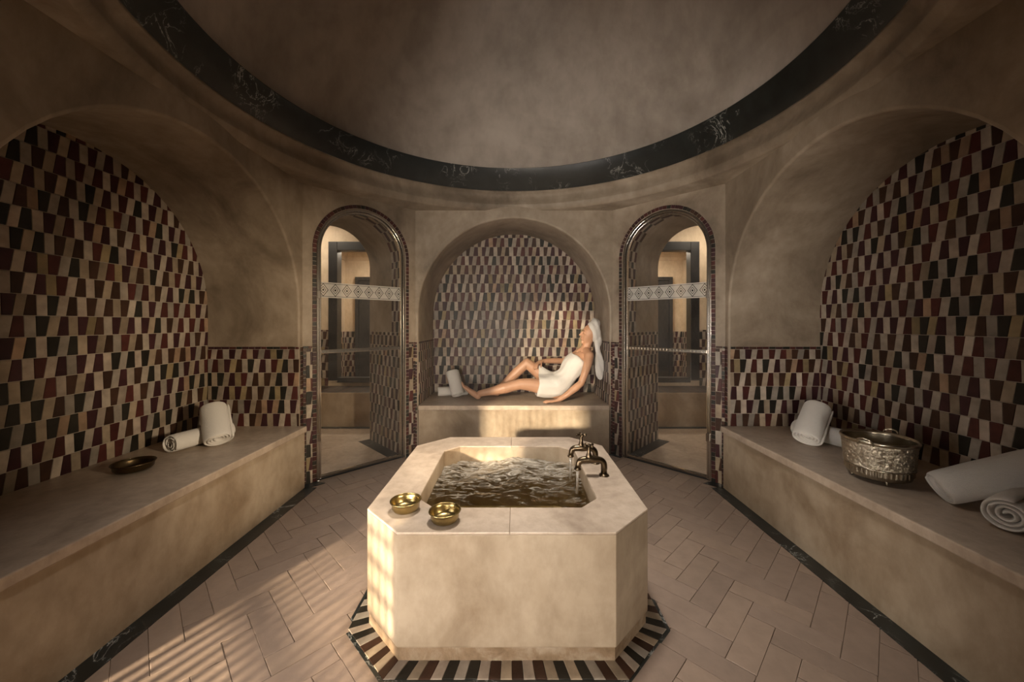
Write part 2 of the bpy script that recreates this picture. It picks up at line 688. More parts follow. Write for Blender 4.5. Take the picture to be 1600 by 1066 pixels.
# three alcoves and the wall behind the camera
walls = {}
alc = {}
for side, O, n, D in (('front', (0, CY + A), (0, 1), 0.75), ('left', (-A, CY), (-1, 0), 0.78), ('right', (A, CY), (1, 0), 0.78)):
    fr = Frame(O, n)
    NA = 1.018 if side == 'front' else 1.0
    wl = arched_wall('wall_' + side, fr, -B, B, ZTOP, NA, NZS, D, PLASTER, edge=0.018)
    lab = {'front': 'tadelakt wall with the round-arched alcove where the woman rests',
           'left': 'brown tadelakt wall with a deep round-arched alcove on the left',
           'right': 'brown tadelakt wall with a deep round-arched alcove on the right'}[side]
    tag(wl, lab, kind='structure')
    walls[side] = wl
    bf = Frame(fr.p(0, D, 0), n)
    bk = grout_plate('wall_%s_alcove' % side, None, bf, 0, -NA - 0.04, NA + 0.04, 0, NZS + NA + 0.05)
    tag(bk, {'front': 'checkered brown and beige tile wall behind the woman', 'left': 'checkered tile wall at the back of the left alcove',
             'right': 'checkered tile wall at the back of the right alcove'}[side], kind='structure')
    alc[side] = (fr, bf, bk, D)

    def hidden(p, side=side):
        if side == 'front':
            return False
        t = A / abs(p.x)
        y, z = p.y * t, EYE + (p.z - EYE) * t
        return not in_arch((y - CY, z))
    zellige(bk, bf, 0.0, -NA - 0.02, NA + 0.02, BENCH - 0.01, NZS + NA + 0.03, {'front': 3, 'left': 5, 'right': 11}[side],
            inside=in_arch, blockers=(hidden,))
    # dado on the two cheeks of the alcove
    for s in (-1, 1):
        cn = fr.u * s
        cf = Frame(fr.p(s * NA, D / 2, 0), cn)
        grout_plate('grout', wl, cf, -0.0015, -D / 2 + 0.012, D / 2, 0, DADO)
        zellige(wl, cf, -0.0015, -D / 2 + 0.012, D / 2, BENCH - 0.01, DADO - 0.022, 31 + s + ord(side[0]), most=150)
        edge_row(wl, cf, -0.0015, -D / 2 + 0.012, D / 2, DADO - 0.022, DADO, 77 + s + ord(side[0]))
        # sliver of mosaic between arch and room corner
        lo, hi = sorted((s * (NA + 0.012), s * B))
        grout_plate('grout', wl, fr, -0.0015, lo, hi, 0, DADO)
        squares(wl, fr, -0.0015, lo, hi, 0, DADO, 51 + s + ord(side[0]), cols=1)

NA = 1.0
frb = Frame((0, CY - A), (0, -1))
wb = arched_wall('wall_back', frb, -B, B, ZTOP, NA, NZS, 2.75, PLASTER)
tag(wb, 'tadelakt wall with the entrance arch', kind='structure')
eb = mesh_obj('wall_entrance', [frb.p(-1.1, 2.75, 0), frb.p(1.1, 2.75, 0), frb.p(1.1, 2.75, 2.6), frb.p(-1.1, 2.75, 2.6)], [(0, 1, 2, 3)], CREAM)
tag(eb, 'plain wall at the end of the entrance passage', kind='structure')

# diagonal walls
DA, DZS, DD = 0.43, 2.06, 0.85
MIDX, MIDY = (A + B) / 2, (A + B) / 2
HALF = (A - B) * math.sqrt(2) / 2
dfr = {}
for sx, sy, nm in ((-1, 1, 'front_left'), (1, 1, 'front_right'), (-1, -1, 'back_left')):
    fr = Frame((sx * MIDX, CY + sy * MIDY), (sx, sy))
    wl = arched_wall('wall_' + nm, fr, -HALF, HALF, ZTOP, DA if sy > 0 else 0.51, DZS if sy > 0 else 1.99, DD if sy > 0 else 0.03, PLASTER, edge=0.004)
    tag(wl, {'front_left': 'narrow slanted wall around the left glass door', 'front_right': 'narrow slanted wall around the right glass door',
             'back_left': 'narrow slanted wall with the lattice screen'}[nm], kind='structure')
    dfr[nm] = (fr, wl)
    if sy > 0:
        inner = 1 if sx < 0 else -1          # side towards the front alcove
        for s in (-1, 1):
            lo, hi = sorted((s * 0.467, s * HALF))
            grout_plate('grout', wl, fr, -0.0015, lo, hi, 0, DADO)
            zlo, zhi = sorted((s * 0.467, s * 0.517))
            zellige(wl, fr, -0.0015, zlo, zhi, 0.0, DADO - 0.02, 91 + s + sx * 3)
            qlo, qhi = sorted((s * 0.517, s * HALF))
            squares(wl, fr, -0.0015, qlo, qhi, 0, DADO - 0.02, 95 + s + sx * 3)
            edge_row(wl, fr, -0.0015, lo, hi, DADO - 0.02, DADO, 99 + s + sx)
            # cheeks of the door passage
            cf = Frame(fr.p(s * DA, DD / 2, 0), fr.u * s)
            du = 1 if (cf.u.dot(fr.n) > 0) else -1
            grout_plate('grout', wl, cf, -0.0015, -DD / 2, DD / 2, 0, DADO + 0.1)
            vis = (s == inner)
            zellige(wl, cf, -0.0015, -DD / 2 + 0.02, DD / 2 - 0.02, 0.0, DADO + 0.1, 111 + s + sx * 5, most=200 if vis else 0)
            a0, a1 = sorted((du * (-DD / 2 + 0.09), du * (-DD / 2 + 0.29)))
            grout_plate('grout', wl, cf, -0.0015, a0, a1, DADO + 0.1, DZS)
            zellige(wl, cf, -0.0015, a0, a1, DADO + 0.1, DZS, 121 + s + sx * 5, most=60 if vis else 0)
        # tiles over the crown of the passage, just behind the door
        rng = random.Random(131 + sx)
        rows = 12
        gv, gf = [], []
        for k in range(rows + 1):
            t = PI * k / rows
            for d in (0.09, 0.29):
                gv.append(fr.p(-(DA - 0.0015) * math.cos(t), d, DZS + (DA - 0.0015) * math.sin(t)))
        for k in range(rows):
            gf.append((2 * k, 2 * k + 1, 2 * k + 3, 2 * k + 2))
        mesh_obj('grout', gv, gf, GROUT, wl)
        for k in range(rows):
            t = PI * (k + 0.5) / rows
            rad = -fr.u * math.cos(t) + Vector((0, 0, 1)) * math.sin(t)
            tan = fr.u * math.sin(t) + Vector((0, 0, 1)) * math.cos(t)
            tf = Frame(fr.p(-(DA - 0.004) * math.cos(t), 0.19, DZS + (DA - 0.004) * math.sin(t)), rad, tan)
            pcs = []
            hh = PI * DA / rows / 2
            for c in range(4):
                x0 = -0.1 + 0.05 * c
                pcs.append(([(x0, -hh), (x0 + 0.05, -hh), (x0 + 0.05, hh), (x0, hh)], rng.choice(DARK_TILES if (k + c) % 2 else LIGHT_TILES[:3])))
            lay_pieces(wl, tf, 0, pcs, rng)
bx = Frame((MIDX, CY - MIDY), (1, -1))
wbr = mesh_obj('wall_back_right', [bx.p(-HALF, 0, 0), bx.p(HALF, 0, 0), bx.p(HALF, 0, ZTOP), bx.p(-HALF, 0, ZTOP)], [(0, 1, 2, 3)], PLASTER)
tag(wbr, 'plain slanted wall behind the camera', kind='structure')

# ring under the dome, black marble band, dome
RING = [(2.62, 2.60), (1.845, 2.60), (1.838, 2.607), (1.812, 2.655), (1.812, 2.665), (1.828, 2.70), (1.836, 2.74), (1.832, 2.77), (1.806, 2.783), (1.800, 2.800), (1.84, 2.802)]
MAR = [(1.80, 2.799), (1.795, 2.802), (1.702, 2.996), (1.70, 3.0), (1.78, 3.003)]


def revolve(name, prof, mat, seg=160):
    o = lathe_obj(name, prof, seg, mat)
    o.location = (0, CY, 0)
    return o


ring = revolve('trim_1', RING, PLASTER)
tag(ring, 'moulded plaster ring below the black marble band', kind='structure')
mar = revolve('trim_2', MAR, MARBLE)
tag(mar, 'black veined marble band circling the foot of the dome', kind='structure')
dome_prof = [(1.755 * math.cos(t), 3.002 + 1.55 * math.sin(t)) for t in [PI / 2 * 0.915 * k / 40 for k in range(41)]]
dome = revolve('ceiling', dome_prof, DOME, 128)
tag(dome, 'smooth grey-brown plaster dome', kind='structure')

# herringbone pavers
PW = 0.113


def clip_convex(poly, conv):
    for i in range(len(conv)):
        ax, ay = conv[i]
        bx_, by_ = conv[(i + 1) % len(conv)]

        def side(p):
            return (bx_ - ax) * (p[1] - ay) - (by_ - ay) * (p[0] - ax)

        def cut(p, q):
            sp, sq = side(p), side(q)
            t = sp / (sp - sq)
            return (p[0] + (q[0] - p[0]) * t, p[1] + (q[1] - p[1]) * t)
        poly = clip_poly(poly, lambda p: side(p) >= -1e-9, cut)
        if len(poly) < 3:
            return []
    return poly


BX, BY = -0.03, 2.2              # basin centre
BW, BC = 0.65, 0.45             # half width, half width of the straight side


def oct_in(p, off=0.0):
    x, y = abs(p[0] - BX), abs(p[1] - BY)
    return x < BW + off and y < BW + off and (x + y) < BW + BC + off * 1.41


def pavers():
    conv = octagon(A - 0.03, B - 0.01)
    fr = Frame((0, 0, 0), (0, 0, -1), (0, 1, 0))      # u = +x, v = +y, front face up
    rng = random.Random(17)
    pcs = []
    cs, sn = math.cos(PI / 4), math.sin(PI / 4)
    for n in range(-40, 60):
        for m in range(-14, 15):
            for rect in ((0, 0, 3, 1), (0, 1, 1, 4)):
                ox, oy = n + 3 * m, n - 3 * m
                q = [(rect[0] + ox, rect[1] + oy), (rect[2] + ox, rect[1] + oy), (rect[2] + ox, rect[3] + oy), (rect[0] + ox, rect[3] + oy)]
                q = [((x * cs - y * sn) * PW, (x * sn + y * cs) * PW + 2.13) for x, y in q]
                q = clip_convex(q, conv)
                if len(q) < 3:
                    continue
                if all(oct_in(p, 0.03) for p in q):
                    continue
                ar = abs(sum(q[i][0] * q[(i + 1) % len(q)][1] - q[(i + 1) % len(q)][0] * q[i][1] for i in range(len(q)))) / 2
                if ar < 2e-4:
                    continue
                pcs.append((q, rng.choice(PAVER)))
    lay_pieces(floor, fr, -0.0015, pcs, rng, most=300, name='paver', proud=0.003, tilt=0.05)


pavers()

# black marble border along benches and around the door piers, each length a slab of its own
trim_n = [3]


def border(poly, label):
    o = prism_obj('trim_%d' % trim_n[0], poly, 0.0, 0.0075, MARBLE)
    trim_n[0] += 1
    tag(o, label, kind='structure')


for sx, side in ((-1, 'left'), (1, 'right')):
    border([(sx * 1.80, 0.9), (sx * 1.672, 0.9), (sx * 1.672, 3.20), (sx * 1.80, 3.20)], 'black marble strip along the foot of the %s bench' % side)
    fr = dfr['front_' + side][0]
    o_ = -1 if sx < 0 else 1
    pp = [fr.p(o_ * 0.59, 0.0, 0), fr.p(o_ * 0.435, 0.0, 0), fr.p(o_ * 0.395, -0.10, 0), fr.p(o_ * 0.59, -0.10, 0)]
    border([(p.x, p.y) for p in pp], 'black marble slab before the outer pier of the %s glass door' % side)
    pp = [fr.p(-o_ * 0.59, 0.0, 0), fr.p(-o_ * 0.435, 0.0, 0), fr.p(-o_ * 0.42, -0.05, 0), fr.p(-o_ * 0.59, -0.05, 0)]
    border([(p.x, p.y) for p in pp], 'black marble slab before the inner pier of the %s glass door' % side)
    pp = [fr.p(-o_ * 0.425, 0.10, 0), fr.p(-o_ * 0.425, DD, 0), fr.p(-o_ * 0.29, DD, 0), fr.p(-o_ * 0.29, 0.10, 0)]
    border([(p.x, p.y) for p in pp], 'black marble strip along the tiled passage behind the %s glass door' % side)
    # smooth slab floor of the passage and the room behind
    pp = [fr.p(-0.43, 0.05, 0), fr.p(0.43, 0.05, 0), fr.p(0.43, DD, 0), fr.p(-0.43, DD, 0)]
    border_o = prism_obj('floor_passage_' + side, [(p.x, p.y) for p in pp], 0.0, 0.006, SLAB)
    tag(border_o, 'smooth stone floor of the passage behind the %s glass door' % side, kind='structure')


# ------------------------------------------------------------------ rooms behind the glass doors
for sx, side in ((-1, 'left'), (1, 'right')):
    fr = dfr['front_' + side][0]
    ef = Frame(fr.p(0, DD, 0), (sx, 1))
    uL, uR = (-3.1, 2.0) if sx < 0 else (-2.0, 3.1)
    o = arched_wall('wall_changing_room_' + side, ef, uL, uR, 3.0, DA, DZS, 0.002, CREAM, edge=0.0)
    tag(o, 'plaster wall at the far end of the %s door passage' % side, kind='structure')
    X = lambda x: sx * x
    # wall above the bench with a framed opening
    YW = 5.6
    ox0, ox1, oz0, oz1 = 1.55, 2.60, 0.575, 2.47

    def qd(V, F, p):
        i = len(V)
        V.extend(p)
        F.append((i, i + 1, i + 2, i + 3))
    V, F = [], []
    for x0, x1, z0, z1 in ((0.4, ox0, 0, 3.0), (ox1, 4.3, 0, 3.0), (ox0, ox1, 0, oz0), (ox0, ox1, oz1, 3.0)):
        qd(V, F, [(X(x0), YW, z0), (X(x1), YW, z0), (X(x1), YW, z1), (X(x0), YW, z1)])
    wr = mesh_obj('wall_bench_' + side, V, F, CREAM)
    tag(wr, 'cream wall of the room behind the %s glass door' % side, kind='structure')
    zf = Frame((X(3.25), YW), (0, 1))
    grout_plate('grout', wr, zf, -0.0015, -0.5, 0.5, 0.4, 1.3)
    zellige(wr, zf, -0.0015, -0.5, 0.5, 0.47, 1.3, 141 + sx, most=80)
    # dark frame: four members
    fo = empty('window_%d' % (1 if sx < 0 else 2), (X((ox0 + ox1) / 2), YW, oz0))
    tag(fo, 'dark framed interior window seen through the %s glass door' % side, kind='structure')
    inv = fo.matrix_world.inverted() if False else Matrix.Translation(-Vector((X((ox0 + ox1) / 2), YW, oz0)))
    for x0, x1, z0, z1 in ((ox0 - 0.13, ox0, oz0 - 0.02, oz1 + 0.13), (ox1, ox1 + 0.13, oz0 - 0.02, oz1 + 0.13), (ox0, ox1, oz1, oz1 + 0.13), (ox0, ox1, oz0 - 0.05, oz0 + 0.02)):
        a, b = sorted((X(x0), X(x1)))
        m_ = box_obj('frame_member', a, b, YW - 0.05, YW + 0.10, z0, z1, DARK_FRAME, fo, 0.006)
        m_.data.transform(inv)
    # other walls and ceiling
    for nm, p in (('wall_side_' + side, [(X(4.2), 1.9, 0), (X(4.2), YW, 0), (X(4.2), YW, 3.0), (X(4.2), 1.9, 3.0)]),
                  ('ceiling_changing_room_' + side, [(X(0.66), YW, 3.0), (X(4.3), YW, 3.0), (X(4.3), 1.96, 3.0), (X(2.48), 3.78, 3.0)]),
                  ('wall_far_' + side, [(X(0.6), 7.5, 0), (X(3.4), 7.5, 0), (X(3.4), 7.5, 2.8), (X(0.6), 7.5, 2.8)]),
                  ('wall_far_outer_' + side, [(X(3.35), YW, 0), (X(3.35), 7.5, 0), (X(3.35), 7.5, 2.8), (X(3.35), YW, 2.8)]),
                  ('wall_far_inner_' + side, [(X(0.6), YW, 0), (X(0.6), 7.5, 0), (X(0.6), 7.5, 2.8), (X(0.6), YW, 2.8)]),
                  ('ceiling_far_' + side, [(X(0.6), YW, 2.8), (X(3.4), YW, 2.8), (X(3.4), 7.5, 2.8), (X(0.6), 7.5, 2.8)])):
        o = mesh_obj(nm, p, [(0, 1, 2, 3)], CREAM)
        what = {'wall_side_': 'cream outer wall of the changing room', 'ceiling_changing_room_': 'cream ceiling of the changing room',
                'wall_far_': 'cream end wall of the far room', 'wall_far_outer_': 'cream outer side wall of the far room',
                'wall_far_inner_': 'cream inner side wall of the far room', 'ceiling_far_': 'cream ceiling of the far room'}[nm[:-len(side)]]
        tag(o, what + ' behind the %s glass door' % side, kind='structure')
        if nm == 'wall_far_' + side:
            wf = o
        if nm == 'wall_far_outer_' + side:
            wfo = o
    # coving
    cv = []
    prof = [(0.0, 0.16), (0.02, 0.155), (0.03, 0.10), (0.09, 0.03), (0.12, 0.02), (0.12, 0.0)]
    V, F = [], []
    for (dx, dz) in prof:
        V += [(X(0.6), 7.5 - dx, 2.8 - dz), (X(3.35 - dx), 7.5 - dx, 2.8 - dz), (X(3.35 - dx), YW, 2.8 - dz)]
    for k in range(len(prof) - 1):
        for j in range(2):
            F.append((k * 3 + j, k * 3 + j + 1, k * 3 + 4 + j, k * 3 + 3 + j))
    o = mesh_obj('trim_%d' % trim_n[0], V, F, CREAM)
    trim_n[0] += 1
    tag(o, 'cream ceiling coving in the far room beyond the %s glass door' % side, kind='structure')
    zf = Frame((X(2.9), 7.5), (0, 1))
    zellige(wf, zf, -0.002, -0.45, 0.45, 0.2, 1.25, 151 + sx, most=120)
    zf = Frame((X(3.35), 6.6), (sx, 0))
    zellige(wfo, zf, -0.002, -0.9, 0.9, 0.2, 1.25, 161 + sx, most=60)
    # dark door leaf on the far wall
    do = empty('door_%d' % (3 if sx < 0 else 4), (X(2.86), 7.47, 0))
    tag(do, 'dark wooden door in the far room beyond the %s glass door' % side, kind='structure')
    for nm, b_ in (('door_leaf', (-0.2, 0.2, -0.02, 0.02, 0.0, 2.24)), ('jamb', (-0.27, -0.2, -0.04, 0.03, 0, 2.24)), ('jamb', (0.2, 0.27, -0.04, 0.03, 0, 2.24)), ('head', (-0.27, 0.27, -0.04, 0.03, 2.24, 2.31))):
        box_obj(nm, *b_, DARK_FRAME, do, 0.005)
    # bench below the window with a striped top
    be = empty('stone_bench', (X(2.75), 5.345, 0))
    tag(be, 'cream bench with striped tile top beyond the %s glass door' % side, 'bench')
    box_obj('base', -1.4, 1.4, -0.275, 0.245, 0, 0.462, STONE, be)
    tf = Frame((0, 0, 0.462), (0, 0, -1), (0, 1, 0))
    rng = random.Random(5)
    for k in range(44):
        u = -1.1 + 0.05 * k
        V_, F_ = piece_data([(-0.025, -0.255), (0.025, -0.255), (0.025, 0.255), (-0.025, 0.255)])
        key = ('stripe', k % 2)
        me = _tile_cache.get(key)
        if me is None:
            me = bpy.data.meshes.new('tile')
            me.from_pydata(V_, [], F_)
            me.materials.append(DARK_TILES[2] if k % 2 else DARK_TILES[1])
            _tile_cache[key] = me
        t_ = bpy.data.objects.new('tile', me)
        t_.matrix_local = tf.mat(u, 0, 0)
        link(t_, be)
    border([(X(1.2), 5.07), (X(4.2), 5.07), (X(4.2), 4.99), (X(1.2), 4.99)], 'black marble strip at the foot of the bench beyond the %s door' % side)
    pp = [(X(0.9), 3.0), (X(4.2), 3.0), (X(4.2), 5.1), (X(0.9), 5.1)]
    V = [(X(1.1), 5.1, 0.003), (X(4.2), 5.1, 0.003), (X(4.2), 2.3, 0.003)]
    o = mesh_obj('floor_changing_room_' + side, V, [(0, 1, 2)], SLAB)
    tag(o, 'smooth stone floor of the room behind the %s glass door' % side, kind='structure')


# ------------------------------------------------------------------ glass doors
def glass_mat():
    m = bpy.data.materials.new('door_glass')
    m.use_nodes = True
    nt = m.node_tree
    nt.nodes.remove(nt.nodes['Principled BSDF'])
    out = nt.nodes['Material Output']
    tr = N(nt, 'ShaderNodeBsdfTransparent')
    tr.inputs[0].default_value = (0.92, 0.91, 0.90, 1)
    gl = N(nt, 'ShaderNodeBsdfGlossy')
    gl.inputs['Roughness'].default_value = 0.03
    df = N(nt, 'ShaderNodeBsdfDiffuse')
    df.inputs[0].default_value = (0.55, 0.52, 0.48, 1)
    fz = N(nt, 'ShaderNodeFresnel')
    fz.inputs[0].default_value = 1.5
    a = N(nt, 'ShaderNodeMixShader')
    nt.links.new(fz.outputs[0], a.inputs[0])
    nt.links.new(tr.outputs[0], a.inputs[1])
    nt.links.new(gl.outputs[0], a.inputs[2])
    b = N(nt, 'ShaderNodeMixShader')          # a breath of condensation
    n = noise_node(nt, 3.0, 3)
    r = ramp(nt, n.outputs[0], [(0.35, (0.0, 0.0, 0.0)), (0.75, (0.07, 0.07, 0.07))])
    nt.links.new(r.outputs[0], b.inputs[0])
    nt.links.new(a.outputs[0], b.inputs[1])
    nt.links.new(df.outputs[0], b.inputs[2])
    nt.links.new(b.outputs[0], out.inputs[0])
    return m


def etched_mat():
    """frosted band with rows of diamonds left clear"""
    m = bpy.data.materials.new('etched_band')
    m.use_nodes = True
    nt = m.node_tree
    nt.nodes.remove(nt.nodes['Principled BSDF'])
    out = nt.nodes['Material Output']
    tc = N(nt, 'ShaderNodeTexCoord')
    sp = N(nt, 'ShaderNodeSeparateXYZ')
    nt.links.new(tc.outputs['Object'], sp.inputs[0])

    def M(op, a, b=None, c=None):
        n = N(nt, 'ShaderNodeMath', operation=op)
        for i, v in enumerate((a, b, c)):
            if v is None:
                continue
            if isinstance(v, (int, float)):
                n.inputs[i].default_value = v
            else:
                nt.links.new(v, n.inputs[i])
        return n.outputs[0]
    u = M('ABSOLUTE', M('SUBTRACT', M('FRACT', M('MULTIPLY', sp.outputs[0], 1 / 0.105)), 0.5))     # 0..0.5
    v = M('ABSOLUTE', M('MULTIPLY', sp.outputs[2], 1 / 0.14))                                      # 0..0.5
    dsum = M('ADD', u, v)
    line = M('LESS_THAN', M('ABSOLUTE', M('SUBTRACT', dsum, 0.40)), 0.03)
    line2 = M('LESS_THAN', M('ABSOLUTE', M('SUBTRACT', dsum, 0.22)), 0.025)
    dot = M('LESS_THAN', dsum, 0.09)
    edge = M('LESS_THAN', M('ABSOLUTE', M('SUBTRACT', v, 0.41)), 0.012)
    pat = M('MAXIMUM', M('MAXIMUM', line, line2), M('MAXIMUM', dot, edge))
    fro = N(nt, 'ShaderNodeBsdfDiffuse')
    fro.inputs[0].default_value = (0.85, 0.82, 0.77, 1)
    trl = N(nt, 'ShaderNodeBsdfTranslucent')
    trl.inputs[0].default_value = (0.75, 0.71, 0.65, 1)
    mx0 = N(nt, 'ShaderNodeMixShader')
    mx0.inputs[0].default_value = 0.45
    nt.links.new(fro.outputs[0], mx0.inputs[1])
    nt.links.new(trl.outputs[0], mx0.inputs[2])
    tr = N(nt, 'ShaderNodeBsdfTransparent')
    tr.inputs[0].default_value = (0.8, 0.79, 0.77, 1)
    drk = N(nt, 'ShaderNodeBsdfDiffuse')
    drk.inputs[0].default_value = (0.03, 0.03, 0.03, 1)
    mxp = N(nt, 'ShaderNodeMixShader')
    nt.links.new(pat, mxp.inputs[0])
    nt.links.new(mx0.outputs[0], mxp.inputs[1])
    nt.links.new(drk.outputs[0], mxp.inputs[2])
    mx0 = mxp
    f = M('ADD', M('MULTIPLY', pat, 0.05), 0.75)
    mx = N(nt, 'ShaderNodeMixShader')
    nt.links.new(f, mx.inputs[0])
    nt.links.new(tr.outputs[0], mx.inputs[1])
    nt.links.new(mx0.outputs[0], mx.inputs[2])
    nt.links.new(mx.outputs[0], out.inputs[0])
    return m


GLASS = glass_mat()
ETCH = etched_mat()


def local_tube(name, pts, r, mat, parent, seg=10):
    return tube_obj(name, pts, r, mat, parent, seg)


for sx, side in ((-1, 'left'), (1, 'right')):
    fr, wl = dfr['front_' + side]
    # ring of small mosaic pieces around the opening
    rng = random.Random(201 + sx)
    r0, r1 = DA + 0.002, DA + 0.037
    pth = arch_path(r1, DZS, 0, 30)
    pti = arch_path(r0, DZS, 0, 30)
    V = [fr.p(u, -0.0015, z) for u, z in pth] + [fr.p(u, -0.0015, z) for u, z in pti]
    n_ = len(pth)
    tr_ = mesh_obj('trim_%d' % trim_n[0], V, [(i, i + 1, n_ + i + 1, n_ + i) for i in range(n_ - 1)], GROUT)
    trim_n[0] += 1
    tag(tr_, 'arched border of small dark mosaic pieces around the %s glass door' % side, kind='structure')
    pcs = []
    for s in (-1, 1):
        a, b = sorted((s * r0, s * r1))
        nz = 54
        for k in range(nz):
            z0, z1 = DZS * k / nz, DZS * (k + 1) / nz
            pcs.append(([(a, z0), (b, z0), (b, z1), (a, z1)], rng.choice(DARK_TILES)))
    na = 36
    for k in range(na):
        t0, t1 = PI * k / na, PI * (k + 1) / na
        q = [(-r0 * math.cos(t0), DZS + r0 * math.sin(t0)), (-r1 * math.cos(t0), DZS + r1 * math.sin(t0)),
             (-r1 * math.cos(t1), DZS + r1 * math.sin(t1)), (-r0 * math.cos(t1), DZS + r0 * math.sin(t1))]
        pcs.append((q[::-1], rng.choice(DARK_TILES)))
    lay_pieces(tr_, fr, -0.002, pcs, rng)
    # the door itself, in its own axes: x along the wall, y outwards
    dr = empty('door_%d' % (1 if sx < 0 else 2))
    dr.matrix_world = fr.mat(0, 0.035, 0)
    tag(dr, 'arched glass door with chrome frame in the slanted wall on the %s' % side, kind='structure')

    def sweep(name, a, w_, t_, z0=0.0, y=0.0):
        po = arch_path(a, DZS, z0, 32)
        pi_ = arch_path(a - w_, DZS, z0, 32)
        V, F = [], []
        for (uo, zo), (ui, zi) in zip(po, pi_):
            V += [(uo, y - t_ / 2, zo), (ui, y - t_ / 2, zi), (ui, y + t_ / 2, zi), (uo, y + t_ / 2, zo)]
        for i in range(len(po) - 1):
            for k in range(4):
                F.append((i * 4 + k, i * 4 + (k + 1) % 4, i * 4 + 4 + (k + 1) % 4, i * 4 + 4 + k))
        F += [(0, 1, 2, 3), tuple(len(V) - 4 + k for k in (3, 2, 1, 0))]
        o = mesh_obj(name, V, F, CHROME, dr)
        bevel_mod(o, 0.004, 2, 40)
        return o
    sweep('outer_frame', DA - 0.001, 0.022, 0.06)
    sweep('leaf_frame', DA - 0.026, 0.018, 0.03, 0.012)
    pg = arch_path(DA - 0.042, DZS, 0.03, 32)
    n_ = len(pg)
    V = [(u, -0.004, z) for u, z in pg] + [(u, 0.004, z) for u, z in pg]
    F = [tuple(range(n_)), tuple(range(2 * n_ - 1, n_ - 1, -1))]
    g = mesh_obj('glass', V, F[:1], GLASS, dr)
    bnd = mesh_obj('etched_band', [(-0.385, -0.006, -0.07), (0.385, -0.006, -0.07), (0.385, -0.006, 0.07), (-0.385, -0.006, 0.07)], [(0, 1, 2, 3)], ETCH, dr)
    bnd.location = (0, 0, 1.70)
    bnd['label'] = 'frosted band with a row of diamonds'
    box_obj('middle_rail', -0.388, 0.388, -0.012, 0.012, 1.125, 1.16, CHROME, dr, 0.004)
    for k in range(24):
        x0 = -0.38 + 0.0317 * k
        r_ = box_obj('rail_rivet', x0 + 0.006, x0 + 0.026, -0.0145, -0.0115, 1.133, 1.152, CHROME, dr) if k == 0 else None
        if k == 0:
            rv = r_
        else:
            c_ = rv.copy()
            c_.location = (0.0317 * k, 0, 0)
            link(c_, dr)
    box_obj('bottom_rail', -0.40, 0.40, -0.014, 0.014, 0.011, 0.036, CHROME, dr, 0.004)
    tsd = -1 if sx < 0 else 1
    for hz in (0.35, 1.62):
        box_obj('hinge', tsd * 0.41 - 0.022, tsd * 0.41 + 0.012, -0.045, -0.018, hz, hz + 0.07, CHROME, dr, 0.004)
    # threshold
    box_obj('threshold', -0.43, 0.43, -0.02, 0.05, 0.001, 0.010, DARK_FRAME, dr)

# lattice screen in the back-left opening: the low sun shines through it
fr, wl = dfr['back_left']
sc = empty('window_3')
sc.matrix_world = fr.mat(0, 0.02, 0)
tag(sc, 'turned wooden lattice screen in the slanted wall behind the camera', kind='structure')
WOODM = simple_mat('screen_wood', (0.10, 0.055, 0.03), 0.5, bump=(40, 0.2, 0.003))
k = -0.49
LA, LZ = 0.515, 1.99
while k < 0.51:
    zt = LZ + math.sqrt(max(0, LA * LA - k * k))
    box_obj('upright', k - 0.013, k + 0.013, -0.012, 0.012, 0, zt, WOODM, sc)
    if abs(k + 0.033) < LA - 0.01:           # extra upper bars, added to weaken the sun reaching the woman
        zt2 = LZ + math.sqrt(max(0, LA * LA - (k + 0.033) ** 2))
        box_obj('upright', k + 0.033 - 0.0065, k + 0.033 + 0.0065, -0.010, 0.010, 1.27, zt2, WOODM, sc)
    k += 0.066
z = 0.06
while z < LZ + LA:
    hw = LA if z < LZ else math.sqrt(max(0, LA * LA - (z - LZ) ** 2))
    box_obj('crossbar', -hw, hw, -0.010, 0.010, z - 0.018, z + 0.018, WOODM, sc)
    z += 0.13
# ------------------------------------------------------------------ benches in the alcoves
def bench(name, label, x0, x1, y0, y1, edge):
    """edge: (axis, position of the free front face, direction of the overhang)"""
    o = empty(name, ((x0 + x1) / 2, (y0 + y1) / 2, 0))
    tag(o, label, 'bench')
    cx, cy = (x0 + x1) / 2, (y0 + y1) / 2
    hx, hy = (x1 - x0) / 2, (y1 - y0) / 2
    box_obj('base', -hx, hx, -hy, hy, 0, BENCH - 0.05, STONE, o)
    ax, dr = edge
    e = [-hx, hx, -hy, hy]
    k = {('x', -1): 0, ('x', 1): 1, ('y', -1): 2}[(ax, dr)]
    e[k] += dr * 0.022
    box_obj('seat_slab', *e, BENCH - 0.05, BENCH, SLAB, o, 0.007)
    return o


bench('stone_bench', 'pale stone bench the woman reclines on', -1.010, 1.010, 4.0, CY + A + 0.742, ('y', -1))
bench('stone_bench', 'long stone bench in the left alcove with a dark bowl', -A - 0.772, -1.77, 1.208, 3.192, ('x', 1))
bench('stone_bench', 'long stone bench in the right alcove under the silver bucket', 1.77, A + 0.772, 1.208, 3.192, ('x', -1))

# ------------------------------------------------------------------ basin
BZ = 0.54
basin = empty('stone_basin', (BX, BY, 0))
tag(basin, 'eight-sided stone water basin in the middle of the room', 'basin')


def octo(h, c):
    return [(-c, -h), (c, -h), (h, -c), (h, c), (c, h), (-c, h), (-h, c), (-h, -c)]


IN_H, IN_C = 0.438, 0.345
RIM = 0.010


